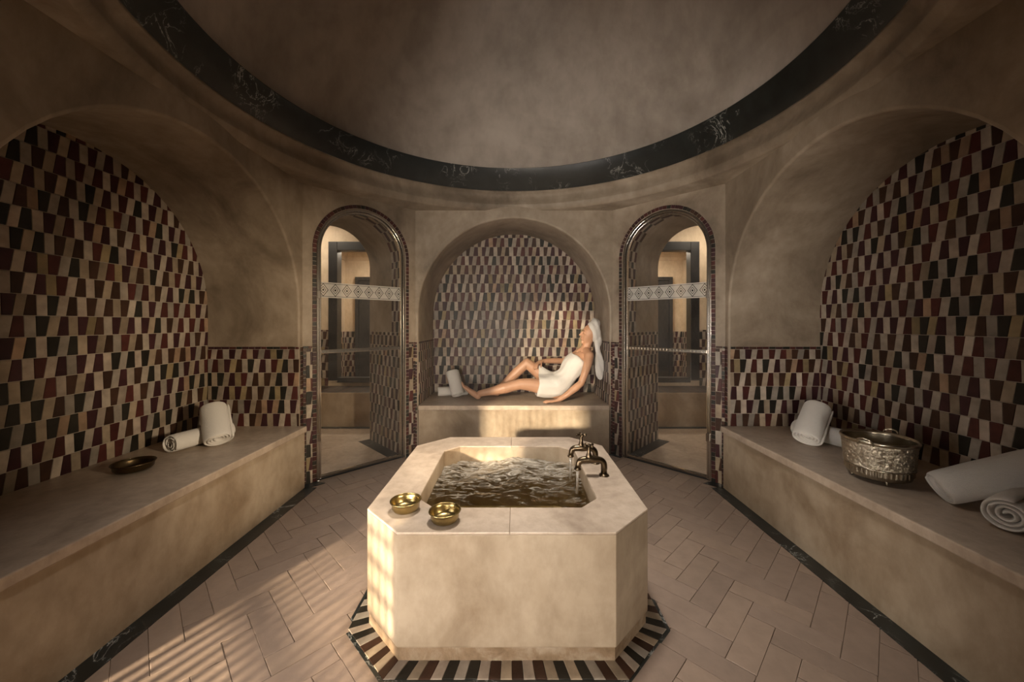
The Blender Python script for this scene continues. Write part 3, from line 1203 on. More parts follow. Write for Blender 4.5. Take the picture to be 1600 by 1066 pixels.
def basin_body():
    def shell(name, rings, mat, cap):
        bm = bmesh.new()
        vs = [[bm.verts.new((x, y, z)) for x, y in p] for p, z in rings]
        for a, b in zip(vs, vs[1:]):
            for i in range(8):
                bm.faces.new((a[i], a[(i + 1) % 8], b[(i + 1) % 8], b[i]))
        if cap:
            bm.faces.new(vs[-1])
        return bm_obj(name, bm, mat, basin)
    o = shell('body', [(octo(BW - 0.012, BC - 0.005), 0.064), (octo(BW - 0.003, BC - 0.001), 0.064), (octo(BW, BC), 0.070),
                       (octo(BW, BC), BZ - RIM), (octo(IN_H, IN_C), BZ - RIM), (octo(IN_H, IN_C), 0.12)], STONE, True)
    bevel_mod(o, 0.004, 2, 25)
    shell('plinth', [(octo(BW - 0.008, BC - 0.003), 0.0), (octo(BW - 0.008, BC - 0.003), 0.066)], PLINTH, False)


basin_body()
# rim: two slabs meeting at the middle of the front and of the back
for s in (-1, 1):
    g = 0.0006
    j = 0.013
    out = [(s * p[0], p[1]) for p in ((0, -BW), (BC, -BW), (BW, -BC), (BW, BC), (BC, BW), (0, BW))]
    inn = [(s * p[0], p[1]) for p in ((0, IN_H), (IN_C, IN_H), (IN_H, IN_C), (IN_H, -IN_C), (IN_C, -IN_H), (0, -IN_H))]
    pl = out + inn
    pl = [(x + (s * g if abs(x) < 1e-6 else 0) + (j if abs(x) < 1e-6 else 0), y) for x, y in pl]
    prism_obj('rim_slab', pl, BZ - RIM, BZ, SLAB, basin, 0.003)


def water_mat():
    m = bpy.data.materials.new('bath_water')
    m.use_nodes = True
    nt = m.node_tree
    nt.nodes.remove(nt.nodes['Principled BSDF'])
    out = nt.nodes['Material Output']
    tr = N(nt, 'ShaderNodeBsdfTransparent')
    tr.inputs[0].default_value = (0.76, 0.69, 0.46, 1)
    gl = N(nt, 'ShaderNodeBsdfGlossy')
    gl.inputs['Roughness'].default_value = 0.06
    fz = N(nt, 'ShaderNodeFresnel')
    fz.inputs[0].default_value = 1.40
    a = N(nt, 'ShaderNodeMixShader')
    nt.links.new(fz.outputs[0], a.inputs[0])
    nt.links.new(tr.outputs[0], a.inputs[1])
    nt.links.new(gl.outputs[0], a.inputs[2])
    df = N(nt, 'ShaderNodeBsdfDiffuse')
    df.inputs[0].default_value = (0.62, 0.56, 0.46, 1)
    # froth: streaky where the jets churn the far side
    n = noise_node(nt, 16, 7, 0.7, stretch=(0.7, 1.6, 1), dist=1.2)
    tc = N(nt, 'ShaderNodeTexCoord')
    sp = N(nt, 'ShaderNodeSeparateXYZ')
    nt.links.new(tc.outputs['Object'], sp.inputs[0])
    mr = N(nt, 'ShaderNodeMapRange')
    mr.inputs[1].default_value = -0.25
    mr.inputs[2].default_value = 0.42
    mr.inputs[3].default_value = -0.16
    mr.inputs[4].default_value = 0.10
    nt.links.new(sp.outputs[1], mr.inputs[0])
    ad = N(nt, 'ShaderNodeMath', operation='ADD')
    nt.links.new(n.outputs[0], ad.inputs[0])
    nt.links.new(mr.outputs[0], ad.inputs[1])
    r = ramp(nt, ad.outputs[0], [(0.44, (0, 0, 0)), (0.76, (0.85, 0.85, 0.85))])
    b = N(nt, 'ShaderNodeMixShader')
    nt.links.new(r.outputs[0], b.inputs[0])
    nt.links.new(a.outputs[0], b.inputs[1])
    nt.links.new(df.outputs[0], b.inputs[2])
    nt.links.new(b.outputs[0], out.inputs[0])
    return m


def water():
    nx = 110
    V, F = [], []
    h = IN_H - 0.002
    for j in range(nx + 1):
        for i in range(nx + 1):
            x, y = -h + 2 * h * i / nx, -h + 2 * h * j / nx
            k = IN_H + IN_C - 0.004
            s = abs(x) + abs(y)
            if s > k:
                x, y = x * k / s, y * k / s
            back = min(1, max(0, (y + 0.30) / 0.55))
            z = 0.022 * back * mnoise.noise(Vector((x * 5.0, y * 6.5, 0.3)))
            z += 0.012 * (0.25 + back) * mnoise.noise(Vector((x * 12, y * 15, 2.7)))
            z += 0.008 * back * abs(mnoise.noise(Vector((x * 26, y * 32, 5.1))))
            z += 0.012 * back * math.sin(x * 11 + 1.2) * max(0, y / IN_H)
            V.append((x, y, z))
    for j in range(nx):
        for i in range(nx):
            a = j * (nx + 1) + i
            F.append((a, a + 1, a + nx + 2, a + nx + 1))
    o = mesh_obj('water', V, F, water_mat(), None, smooth=True)
    o.location = (BX, BY, 0.438)
    tag(o, 'rippling olive-tinted water filling the stone basin', 'water')


water()

# ------------------------------------------------------------------ taps on the right rim
STREAM = None


def stream_mat():
    m = bpy.data.materials.new('falling_water')
    m.use_nodes = True
    nt = m.node_tree
    nt.nodes.remove(nt.nodes['Principled BSDF'])
    out = nt.nodes['Material Output']
    tr = N(nt, 'ShaderNodeBsdfTransparent')
    tr.inputs[0].default_value = (0.95, 0.93, 0.9, 1)
    gl = N(nt, 'ShaderNodeBsdfGlossy')
    gl.inputs['Roughness'].default_value = 0.08
    df = N(nt, 'ShaderNodeBsdfDiffuse')
    df.inputs[0].default_value = (0.8, 0.75, 0.68, 1)
    a = N(nt, 'ShaderNodeMixShader')
    a.inputs[0].default_value = 0.22
    nt.links.new(tr.outputs[0], a.inputs[1])
    nt.links.new(gl.outputs[0], a.inputs[2])
    b = N(nt, 'ShaderNodeMixShader')
    b.inputs[0].default_value = 0.30
    nt.links.new(a.outputs[0], b.inputs[1])
    nt.links.new(df.outputs[0], b.inputs[2])
    nt.links.new(b.outputs[0], out.inputs[0])
    return m


STREAM = stream_mat()


def tap(loc, rot, label, handle_turn, drip):
    """a cast tap: flange, riser bending into a barrel, turned-down spout, stem with a cross handle. Spout points to -x"""
    t = empty('tap', loc, (0, 0, rot))
    tag(t, label, 'tap', 'aged brass taps on the basin rim')
    lathe_obj('flange', [(0.0, 0.014), (0.016, 0.014), (0.019, 0.010), (0.027, 0.007), (0.029, 0.003), (0.029, 0.0), (0.0, 0.0)], 20, TAP_METAL, t)
    path = fillet([(0, 0, 0.008), (0, 0, 0.088), (-0.07, 0, 0.094), (-0.142, 0, 0.088), (-0.150, 0, 0.040)], 0.036, 7)
    n = len(path)
    rad = []
    for i in range(n):
        q = i / (n - 1)
        rad.append(0.0178 + 0.0045 * math.exp(-((q - 0.52) / 0.12) ** 2) - 0.0015 * (q > 0.85))
    tube_obj('spout', path, rad, TAP_METAL, t, 14)
    nz = lathe_obj('nozzle_ring', [(0.0145, 0.0), (0.0190, 0.0), (0.0205, 0.004), (0.0190, 0.009), (0.0160, 0.011)], 16, TAP_METAL, t)
    nz.location = (-0.150, 0, 0.036)
    st = lathe_obj('stem', [(0.0, 0.066), (0.0075, 0.066), (0.0075, 0.05), (0.010, 0.035), (0.013, 0.02), (0.017, 0.012), (0.017, 0.0), (0.017, -0.008)], 16, TAP_METAL, t)
    st.location = (-0.086, 0, 0.104)
    hd = lathe_obj('cross_handle', [(0.0, 0.012), (0.007, 0.011), (0.010, 0.005), (0.010, -0.004), (0.0, -0.006)], 14, TAP_METAL, t)
    hd.location = (-0.086, 0, 0.170)
    hd.rotation_euler = (0, 0, handle_turn)
    for k in range(4):
        a = k * PI / 2
        c, s = math.cos(a), math.sin(a)
        tube_obj('handle_arm', [(c * 0.004, s * 0.004, 0.002), (c * 0.018, s * 0.018, 0.002), (c * 0.024, s * 0.024, 0.002), (c * 0.029, s * 0.029, 0.002), (c * 0.033, s * 0.033, 0.002)],
                 [0.0060, 0.0055, 0.0080, 0.0092, 0.005], TAP_METAL, hd, 8)
    M = Matrix.Translation(Vector(loc)) @ Matrix.Rotation(rot, 4, 'Z')
    p = M @ Vector((-0.150, 0, 0.036))
    if drip:
        pts = [(p.x, p.y, p.z - 0.0), (p.x - 0.001, p.y, p.z - 0.04), (p.x - 0.003, p.y, p.z - 0.09), (p.x - 0.004, p.y, 0.442)]
        o = tube_obj('water_jet', pts, [0.0085, 0.007, 0.0055, 0.007], STREAM, None, 10)
        tag(o, drip, 'water jet')


tap((0.508, 2.13, BZ), 0.05, 'nearer of the two aged brass taps on the rim, its cross handle turned aside', 0.5, 'thin water jet falling from the nearer tap')
tap((0.500, 2.32, BZ), -0.05, 'farther aged brass tap, its cross handle standing against the pale bench', 0.1, 'thin water jet falling from the farther tap')


# ------------------------------------------------------------------ bowls and bucket
def bowl(loc, R, H, mat, label, group, tilt=0.0):
    b = empty('bowl', loc, (tilt, 0, 0.3))
    tag(b, label, 'bowl', group)
    o = [(0.0, 0.0), (R * 0.62, 0.0), (R * 0.80, H * 0.10), (R * 0.92, H * 0.34), (R * 0.94, H * 0.72), (R * 0.99, H * 0.90), (R * 1.03, H * 0.96)]
    rim = [(R * 1.03, H * 0.985), (R * 1.0, H)]
    i = [(R * 0.955, H * 0.94), (R * 0.90, H * 0.72), (R * 0.88, H * 0.36), (R * 0.76, H * 0.16), (R * 0.5, H * 0.09), (R * 0.22, H * 0.10), (R * 0.17, H * 0.20), (R * 0.08, H * 0.24), (0.0, H * 0.25)]
    lathe_obj('body', o + rim + i, 48, mat, b)
    v, f = [], []
    # rolled lip
    seg = 48
    for k in range(seg):
        a = 2 * PI * k / seg
        for q in range(8):
            t = 2 * PI * q / 8
            r = R * 1.015 + 0.0028 * math.cos(t)
            v.append((r * math.cos(a), r * math.sin(a), H + 0.0028 * math.sin(t)))
    for k in range(seg):
        for q in range(8):
            f.append((k * 8 + q, ((k + 1) % seg) * 8 + q, ((k + 1) % seg) * 8 + (q + 1) % 8, k * 8 + (q + 1) % 8))
    mesh_obj('lip', v, f, mat, b, smooth=True)
    return b


bowl((-0.497, 1.735, BZ + 0.001), 0.067, 0.047, BRASS, 'shallow brass bowl at the left corner of the basin rim', 'brass bowls on the basin rim')
bowl((-0.300, 1.640, BZ + 0.001), 0.066, 0.047, BRASS, 'shallow brass bowl on the front rim, touching the pool edge', 'brass bowls on the basin rim')
bowl((-2.25, 2.235, BENCH + 0.001), 0.098, 0.046, BRONZE, 'dark bronze bowl alone on the left bench', None)


def silver_mat():
    m, nt, b = base_mat('chased_silver')
    b.inputs['Metallic'].default_value = 1.0
    b.inputs['Roughness'].default_value = 0.30
    b.inputs['Base Color'].default_value = (0.56, 0.50, 0.40, 1)
    tc = N(nt, 'ShaderNodeTexCoord')
    v = N(nt, 'ShaderNodeTexVoronoi')
    v.inputs['Scale'].default_value = 42
    v.feature = 'SMOOTH_F1'
    nt.links.new(tc.outputs['Object'], v.inputs['Vector'])
    n = noise_node(nt, 60, 3, dist=1.5)
    ad = N(nt, 'ShaderNodeMath', operation='ADD')
    nt.links.new(v.outputs[0], ad.inputs[0])
    nt.links.new(n.outputs[0], ad.inputs[1])
    add_bump(nt, b, ad.outputs[0], 0.75, 0.012)
    r = ramp(nt, ad.outputs[0], [(0.45, (0.20, 0.17, 0.12)), (0.75, (0.60, 0.54, 0.44))])
    nt.links.new(r.outputs[0], b.inputs['Base Color'])
    return m


SILVER = silver_mat()
SILVER_PLAIN = simple_mat('silver_plain', (0.50, 0.45, 0.36), 0.26, 1.0, var=0.2)


def bucket(loc):
    b = empty('bucket', loc, (0, 0, 0.5))
    b.scale = (0.93, 0.93, 0.95)
    tag(b, 'chased silver bucket with small feet on the right bench', 'bucket')
    z0 = 0.018
    prof = [(0.0, z0), (0.125, z0), (0.145, z0 + 0.012), (0.150, z0 + 0.03)]
    lathe_obj('foot_band', [(0.0, z0), (0.128, z0), (0.147, z0 + 0.010), (0.151, z0 + 0.028), (0.153, z0 + 0.030)], 64, SILVER_PLAIN, b)
    # reeded band: alternating ribs
    V, F = [], []
    seg = 168
    for k in range(seg):
        a = 2 * PI * k / seg
        r = 0.1535 + (0.0028 if (k // 2) % 2 else 0.0)
        V += [(r * math.cos(a), r * math.sin(a), z0 + 0.030), (r * 1.008 * math.cos(a), r * 1.008 * math.sin(a), z0 + 0.062)]
    for k in range(seg):
        j = (k + 1) % seg
        F.append((2 * k, 2 * j, 2 * j + 1, 2 * k + 1))
    mesh_obj('reeded_band', V, F, SILVER_PLAIN, b)
    V, F = [], []
    seg, rows = 300, 46
    for j in range(rows + 1):
        q = j / rows
        for k in range(seg):
            a = 2 * PI * k / seg
            r = 0.157 + 0.013 * q ** 1.5
            p3 = Vector((r * math.cos(a), r * math.sin(a), 0.143 * q))
            rid = 1 - 2.6 * abs(mnoise.noise(p3 * 55)) + 0.6 * mnoise.noise(p3 * 120)
            vine = abs(math.sin(a * 10 + 2.4 * math.sin(q * 6.28))) ** 6
            fade = min(1, q / 0.06, (1 - q) / 0.06)
            r += fade * (0.0030 * rid + 0.0022 * vine)
            V.append((r * math.cos(a), r * math.sin(a), z0 + 0.062 + 0.143 * q))
    for j in range(rows):
        for k in range(seg):
            k2 = (k + 1) % seg
            F.append((j * seg + k, j * seg + k2, (j + 1) * seg + k2, (j + 1) * seg + k))
    mesh_obj('body', V, F, SILVER, b, smooth=True)
    lathe_obj('bead', [(0.157, z0 + 0.058), (0.162, z0 + 0.062), (0.162, z0 + 0.066), (0.157, z0 + 0.070)], 64, SILVER_PLAIN, b)
    lathe_obj('lining', [(0.165, z0 + 0.205), (0.155, z0 + 0.07), (0.140, z0 + 0.02), (0.0, z0 + 0.016)], 64, SILVER_PLAIN, b)
    lathe_obj('rim', [(0.168, z0 + 0.202), (0.176, z0 + 0.206), (0.181, z0 + 0.216), (0.178, z0 + 0.226), (0.170, z0 + 0.226), (0.163, z0 + 0.214), (0.164, z0 + 0.203)], 64, SILVER_PLAIN, b)
    for s in (-1, 1):
        c = s * 0.184
        pts = [(c * 0.96, -0.035, z0 + 0.205), (c * 1.07, -0.032, z0 + 0.236), (c * 1.10, 0.0, z0 + 0.245), (c * 1.07, 0.032, z0 + 0.236), (c * 0.96, 0.035, z0 + 0.205)]
        tube_obj('handle', fillet(pts, 0.02, 4), 0.0055, SILVER_PLAIN, b, 8)
    for k in range(4):
        a = k * PI / 2 + 0.6
        f = lathe_obj('foot', [(0.0, z0 + 0.008), (0.007, z0 + 0.008), (0.009, z0), (0.006, 0.006), (0.007, 0.002), (0.004, 0.0), (0.0, 0.0)], 12, SILVER_PLAIN, b)
        f.location = (0.122 * math.cos(a), 0.122 * math.sin(a), 0)


bucket((2.045, 2.12, BENCH + 0.0005))


# ------------------------------------------------------------------ rolled towels
def towel(R, L, flat, label, M, group, turns=4.2, t=0.024, seed=0, sag=0.0):
    """a towel rolled up along its length (local x axis); spiral visible at both ends. M places the roll's axis midpoint"""
    rng = random.Random(seed)
    n = int(turns * 22)
    nl = 12
    V, F = [], []
    r0 = 0.010
    outer, inner = [], []
    for i in range(n + 1):
        q = i / n
        a = 2 * PI * turns * q
        r = r0 + (R - r0) * q ** 0.9
        r *= 1 + 0.025 * mnoise.noise(Vector((math.cos(a) * 1.3, math.sin(a) * 1.3, seed + q * 4)))
        th = min(t, (R - r0) / turns * 0.97)
        outer.append((r, a, th))
    for k in range(nl + 1):
        s = k / nl
        x = (s - 0.5) * L
        end = abs(s - 0.5) * 2
        for i in range(n + 1):
            r, a, th = outer[i]
            q = i / n
            jog = 0.010 * mnoise.noise(Vector((q * 9, 3.3, seed + (1 if s > 0.5 else 7)))) - 0.012 * (1 - q) * 0.8
            xx = x + (jog * (1 if s > 0.5 else -1)) * max(0, (end - 0.6) / 0.4)
            pinch = 1.0 if end < 0.95 else 0.55
            wob = 1 + 0.03 * mnoise.noise(Vector((x * 9, a * 0.3, seed * 1.7)))
            ro, ri = (r + th * 0.5 * pinch) * wob, (r - th * 0.5 * pinch) * wob
            if i == 0:
                pass
            for rr in (ro, ri):
                y, z = rr * math.cos(a), rr * math.sin(a) * flat
                z -= sag * (1 - end * end) * 0
                V.append((xx, y, z))
    row = (n + 1) * 2
    for k in range(nl):
        for i in range(n):
            a = k * row + i * 2
            b = (k + 1) * row + i * 2
            F.append((a, a + 2, b + 2, b))              # outside
            F.append((a + 1, b + 1, b + 3, a + 3))      # inside
    for k in (0, nl):
        for i in range(n):
            a = k * row + i * 2
            F.append((a, a + 1, a + 3, a + 2))
    for i in (0, n):
        for k in range(nl):
            a, b = k * row + i * 2, (k + 1) * row + i * 2
            F.append((a, b, b + 1, a + 1))
    bm = bmesh.new()
    vs = [bm.verts.new(v) for v in V]
    for f in F:
        try:
            bm.faces.new([vs[i] for i in f])
        except ValueError:
            pass
    # stand on the lowest point of the placed roll: origin stays on the axis
    o = bm_obj('rolled_towel', bm, TERRY, None, smooth=True)
    md = o.modifiers.new('soft', 'SUBSURF')
    md.levels = md.render_levels = 1
    ax = M.to_3x3() @ Vector((1, 0, 0))
    low = min((M @ v.co).z for v in o.data.vertices) + 0.004        # the subdivided surface lies a little inside
    if abs(ax.z) > 0.2:                                             # a leaning roll slides along its axis until it touches the bench
        M = Matrix.Translation(ax * ((BENCH + 0.001 - low) / ax.z)) @ M
    else:
        M = Matrix.Translation((0, 0, BENCH + 0.005 - low)) @ M
    o.matrix_world = M
    tag(o, label, 'towel', group)
    return o


def lean(c, axis, c1, axis1, need):
    """move a roll's centre away from the roll it leans on until their axes are `need` apart"""
    d1, d2 = Vector(axis1).normalized(), Vector(axis).normalized()
    n = d1.cross(d2).normalized()
    if n.z < 0:
        n = -n
    gap = (Vector(c) - Vector(c1)).dot(n)
    return Vector(c) + n * (need - gap)


def place(c, axis, roll=0.0):
    x = Vector(axis).normalized()
    y = Vector((0, 0, 1)).cross(x).normalized()
    z = x.cross(y)
    M = Matrix(tuple((x[i], y[i], z[i], c[i]) for i in range(3)) + ((0, 0, 0, 1),))
    return M @ Matrix.Rotation(roll, 4, 'X')


def pair(low, top, lab_low, lab_top, group, seed):
    (R1, L1, f1, c1, a1, n1), (R2, L2, f2, c2, a2, r2, n2) = low, top
    c1 = (c1[0], c1[1], BENCH + R1 * f1)
    towel(R1, L1, f1, lab_low, place(c1, a1), group, seed=seed, turns=n1)
    c2 = lean(c2, a2, c1, a1, R1 * f1 + R2 * f2 - 0.006)
    towel(R2, L2, f2, lab_top, place(c2, a2, r2), group, seed=seed + 1, turns=n2)


# left bench: one roll lying along the wall, a thicker one leaning over it
pair((0.064, 0.42, 0.95, (-2.25, 2.72), (0.25, 1, 0), 3.6), (0.086, 0.31, 0.80, (-2.165, 2.74, 0.68), (0.55, -0.55, -0.66), 0.2, 4.0),
     'white rolled towel lying flat under another on the left bench', 'white rolled towel leaning over another on the left bench', 'towels on the left bench', 1)
pair((0.066, 0.44, 0.95, (2.27, 2.74), (-0.35, 1, 0), 3.6), (0.088, 0.33, 0.80, (2.13, 2.72, 0.675), (-0.62, -0.45, -0.56), -0.2, 4.0),
     'white rolled towel lying flat behind the silver bucket', 'white rolled towel leaning on another at the far end of the right bench', 'towels at the far end of the right bench', 3)
pair((0.074, 0.46, 0.90, (2.255, 1.66), (0.92, 0.40, 0), 3.3), (0.092, 0.42, 0.78, (2.21, 1.80, 0.68), (0.80, -0.35, 0.42), 0.3, 4.0),
     'white rolled towel showing its spiral end, nearest the viewer on the right bench', 'white rolled towel tilted on top of the spiral one on the right bench', 'towels at the near end of the right bench', 5)
pair((0.060, 0.36, 0.95, (-0.73, 4.53), (1, 0.25, 0), 3.6), (0.078, 0.31, 0.82, (-0.675, 4.42, 0.68), (0.30, -0.42, -0.85), 0.2, 4.0),
     "white rolled towel lying low behind a leaning one near the woman's feet", "white rolled towel propped up near the woman's feet", "towels near the woman's feet", 7)

# ------------------------------------------------------------------ striped mosaic around the basin foot
band = prism_obj('trim_%d' % trim_n[0], [(BX + x, BY + y) for x, y in octo(BW + 0.090, BC + 0.038)], 0.0, 0.005, MARBLE)
trim_n[0] += 1
tag(band, 'striped dark and light mosaic band around the foot of the basin', kind='structure')
rng = random.Random(41)
oi = octo(BW - 0.02, BC - 0.008)
oo = octo(BW + 0.076, BC + 0.032)
ff = Frame((BX, BY, 0.005), (0, 0, -1), (0, 1, 0))
pcs = []
dk = 0
for i in range(8):
    a0, a1, b0, b1 = oi[i], oi[(i + 1) % 8], oo[i], oo[(i + 1) % 8]
    L = math.hypot(b1[0] - b0[0], b1[1] - b0[1])
    n = max(3, round(L / 0.046))
    for k in range(n):
        t0, t1 = k / n, (k + 1) / n
        lp = lambda p, q, t: (p[0] + (q[0] - p[0]) * t, p[1] + (q[1] - p[1]) * t)
        q = [lp(b0, b1, t0), lp(b0, b1, t1), lp(a0, a1, t1), lp(a0, a1, t0)]
        pcs.append((q, rng.choice(DARK_TILES[1:3]) if dk % 2 else rng.choice(LIGHT_TILES[:3])))
        dk += 1
lay_pieces(band, ff, 0.0, pcs, rng, proud=0.003, tilt=0.3)
# ------------------------------------------------------------------ the woman on the bench
def skin_mat():
    m, nt, b = base_mat('skin')
    n = noise_node(nt, 6, 3)
    r = ramp(nt, n.outputs[0], [(0.3, (0.47, 0.255, 0.155)), (0.7, (0.56, 0.32, 0.20))])
    nt.links.new(r.outputs[0], b.inputs['Base Color'])
    b.inputs['Roughness'].default_value = 0.42
    b.inputs['Specular IOR Level'].default_value = 0.4
    return m


SKIN = skin_mat()
LIPS = simple_mat('lips', (0.42, 0.15, 0.12), 0.4)
HAIR = simple_mat('brow_hair', (0.05, 0.025, 0.015), 0.6)


class Blob:
    """collects closed pieces, then fuses them into one continuous skin"""
    def __init__(self):
        self.V, self.F = [], []

    def add(self, v, f):
        b = len(self.V)
        self.V.extend(Vector(p) for p in v)
        self.F.extend(tuple(b + i for i in q) for q in f)

    def tube(self, pts, radii, seg=16, smooth=True):
        pts = [Vector(p) for p in pts]
        rr = [r if isinstance(r, (tuple, list)) else (r, r) for r in radii]
        if smooth:                                        # Catmull-Rom
            P, R = [], []
            n = len(pts)
            for i in range(n - 1):
                p0, p1, p2, p3 = pts[max(i - 1, 0)], pts[i], pts[i + 1], pts[min(i + 2, n - 1)]
                for k in range(5):
                    t = k / 5
                    P.append(0.5 * ((2 * p1) + (p2 - p0) * t + (2 * p0 - 5 * p1 + 4 * p2 - p3) * t * t + (3 * p1 - p0 - 3 * p2 + p3) * t ** 3))
                    R.append(tuple(rr[i][q] * (1 - t) + rr[i + 1][q] * t for q in (0, 1)))
            P.append(pts[-1])
            R.append(rr[-1])
            pts, rr = P, R
        v, f = tube_data(pts, rr, seg)
        self.add(v, f)
        for p, r in ((pts[0], rr[0]), (pts[-1], rr[-1])):
            q = min(r)
            self.ell(p, (q, q, q))

    def ell(self, c, r, M=None, seg=16):
        v, f = [], []
        rows = seg // 2
        for i in range(rows + 1):
            t = PI * i / rows
            for k in range(seg):
                a = 2 * PI * k / seg
                q = Vector((r[0] * math.sin(t) * math.cos(a), r[1] * math.sin(t) * math.sin(a), r[2] * math.cos(t)))
                v.append((M @ q if M else q) + Vector(c))
        for i in range(rows):
            for k in range(seg):
                f.append((i * seg + k, (i + 1) * seg + k, (i + 1) * seg + (k + 1) % seg, i * seg + (k + 1) % seg))
        self.add(v, f)

    def fuse(self, name, mat, voxel, iters, parent=None, disp=None):
        me = bpy.data.meshes.new(name + '_raw')
        me.from_pydata([tuple(v) for v in self.V], [], self.F)
        bm = bmesh.new()
        bm.from_mesh(me)
        bmesh.ops.remove_doubles(bm, verts=bm.verts, dist=1e-5)
        bmesh.ops.recalc_face_normals(bm, faces=bm.faces)
        bm.to_mesh(me)
        bm.free()
        tmp = bpy.data.objects.new(name + '_raw', me)
        C.objects.link(tmp)
        rm = tmp.modifiers.new('fuse', 'REMESH')
        rm.mode = 'VOXEL'
        rm.voxel_size = voxel
        sm = tmp.modifiers.new('smooth', 'SMOOTH')
        sm.factor = 0.5
        sm.iterations = iters
        dg = bpy.context.evaluated_depsgraph_get()
        dg.update()
        out = bpy.data.meshes.new_from_object(tmp.evaluated_get(dg))
        bpy.data.objects.remove(tmp)
        bpy.data.meshes.remove(me)
        out.name = name
        if disp:
            out.update()
            nr = [v.normal.copy() for v in out.vertices]
            for v, n in zip(out.vertices, nr):
                v.co += n * disp(v.co)
        out.materials.clear()
        out.materials.append(mat)
        out.polygons.foreach_set('use_smooth', [True] * len(out.polygons))
        return link(bpy.data.objects.new(name, out), parent)


HC = Vector((0.868, 4.33, 1.270))
HF = Vector((-0.975, -0.06, 0.17)).normalized()
HS = Vector((0, 0, 1)).cross(HF).normalized()
HU = HF.cross(HS).normalized()
HM = Matrix(tuple((HF[i], HS[i], HU[i]) for i in range(3)))


def hp(f, s, u):
    return HC + HF * f + HS * s + HU * u


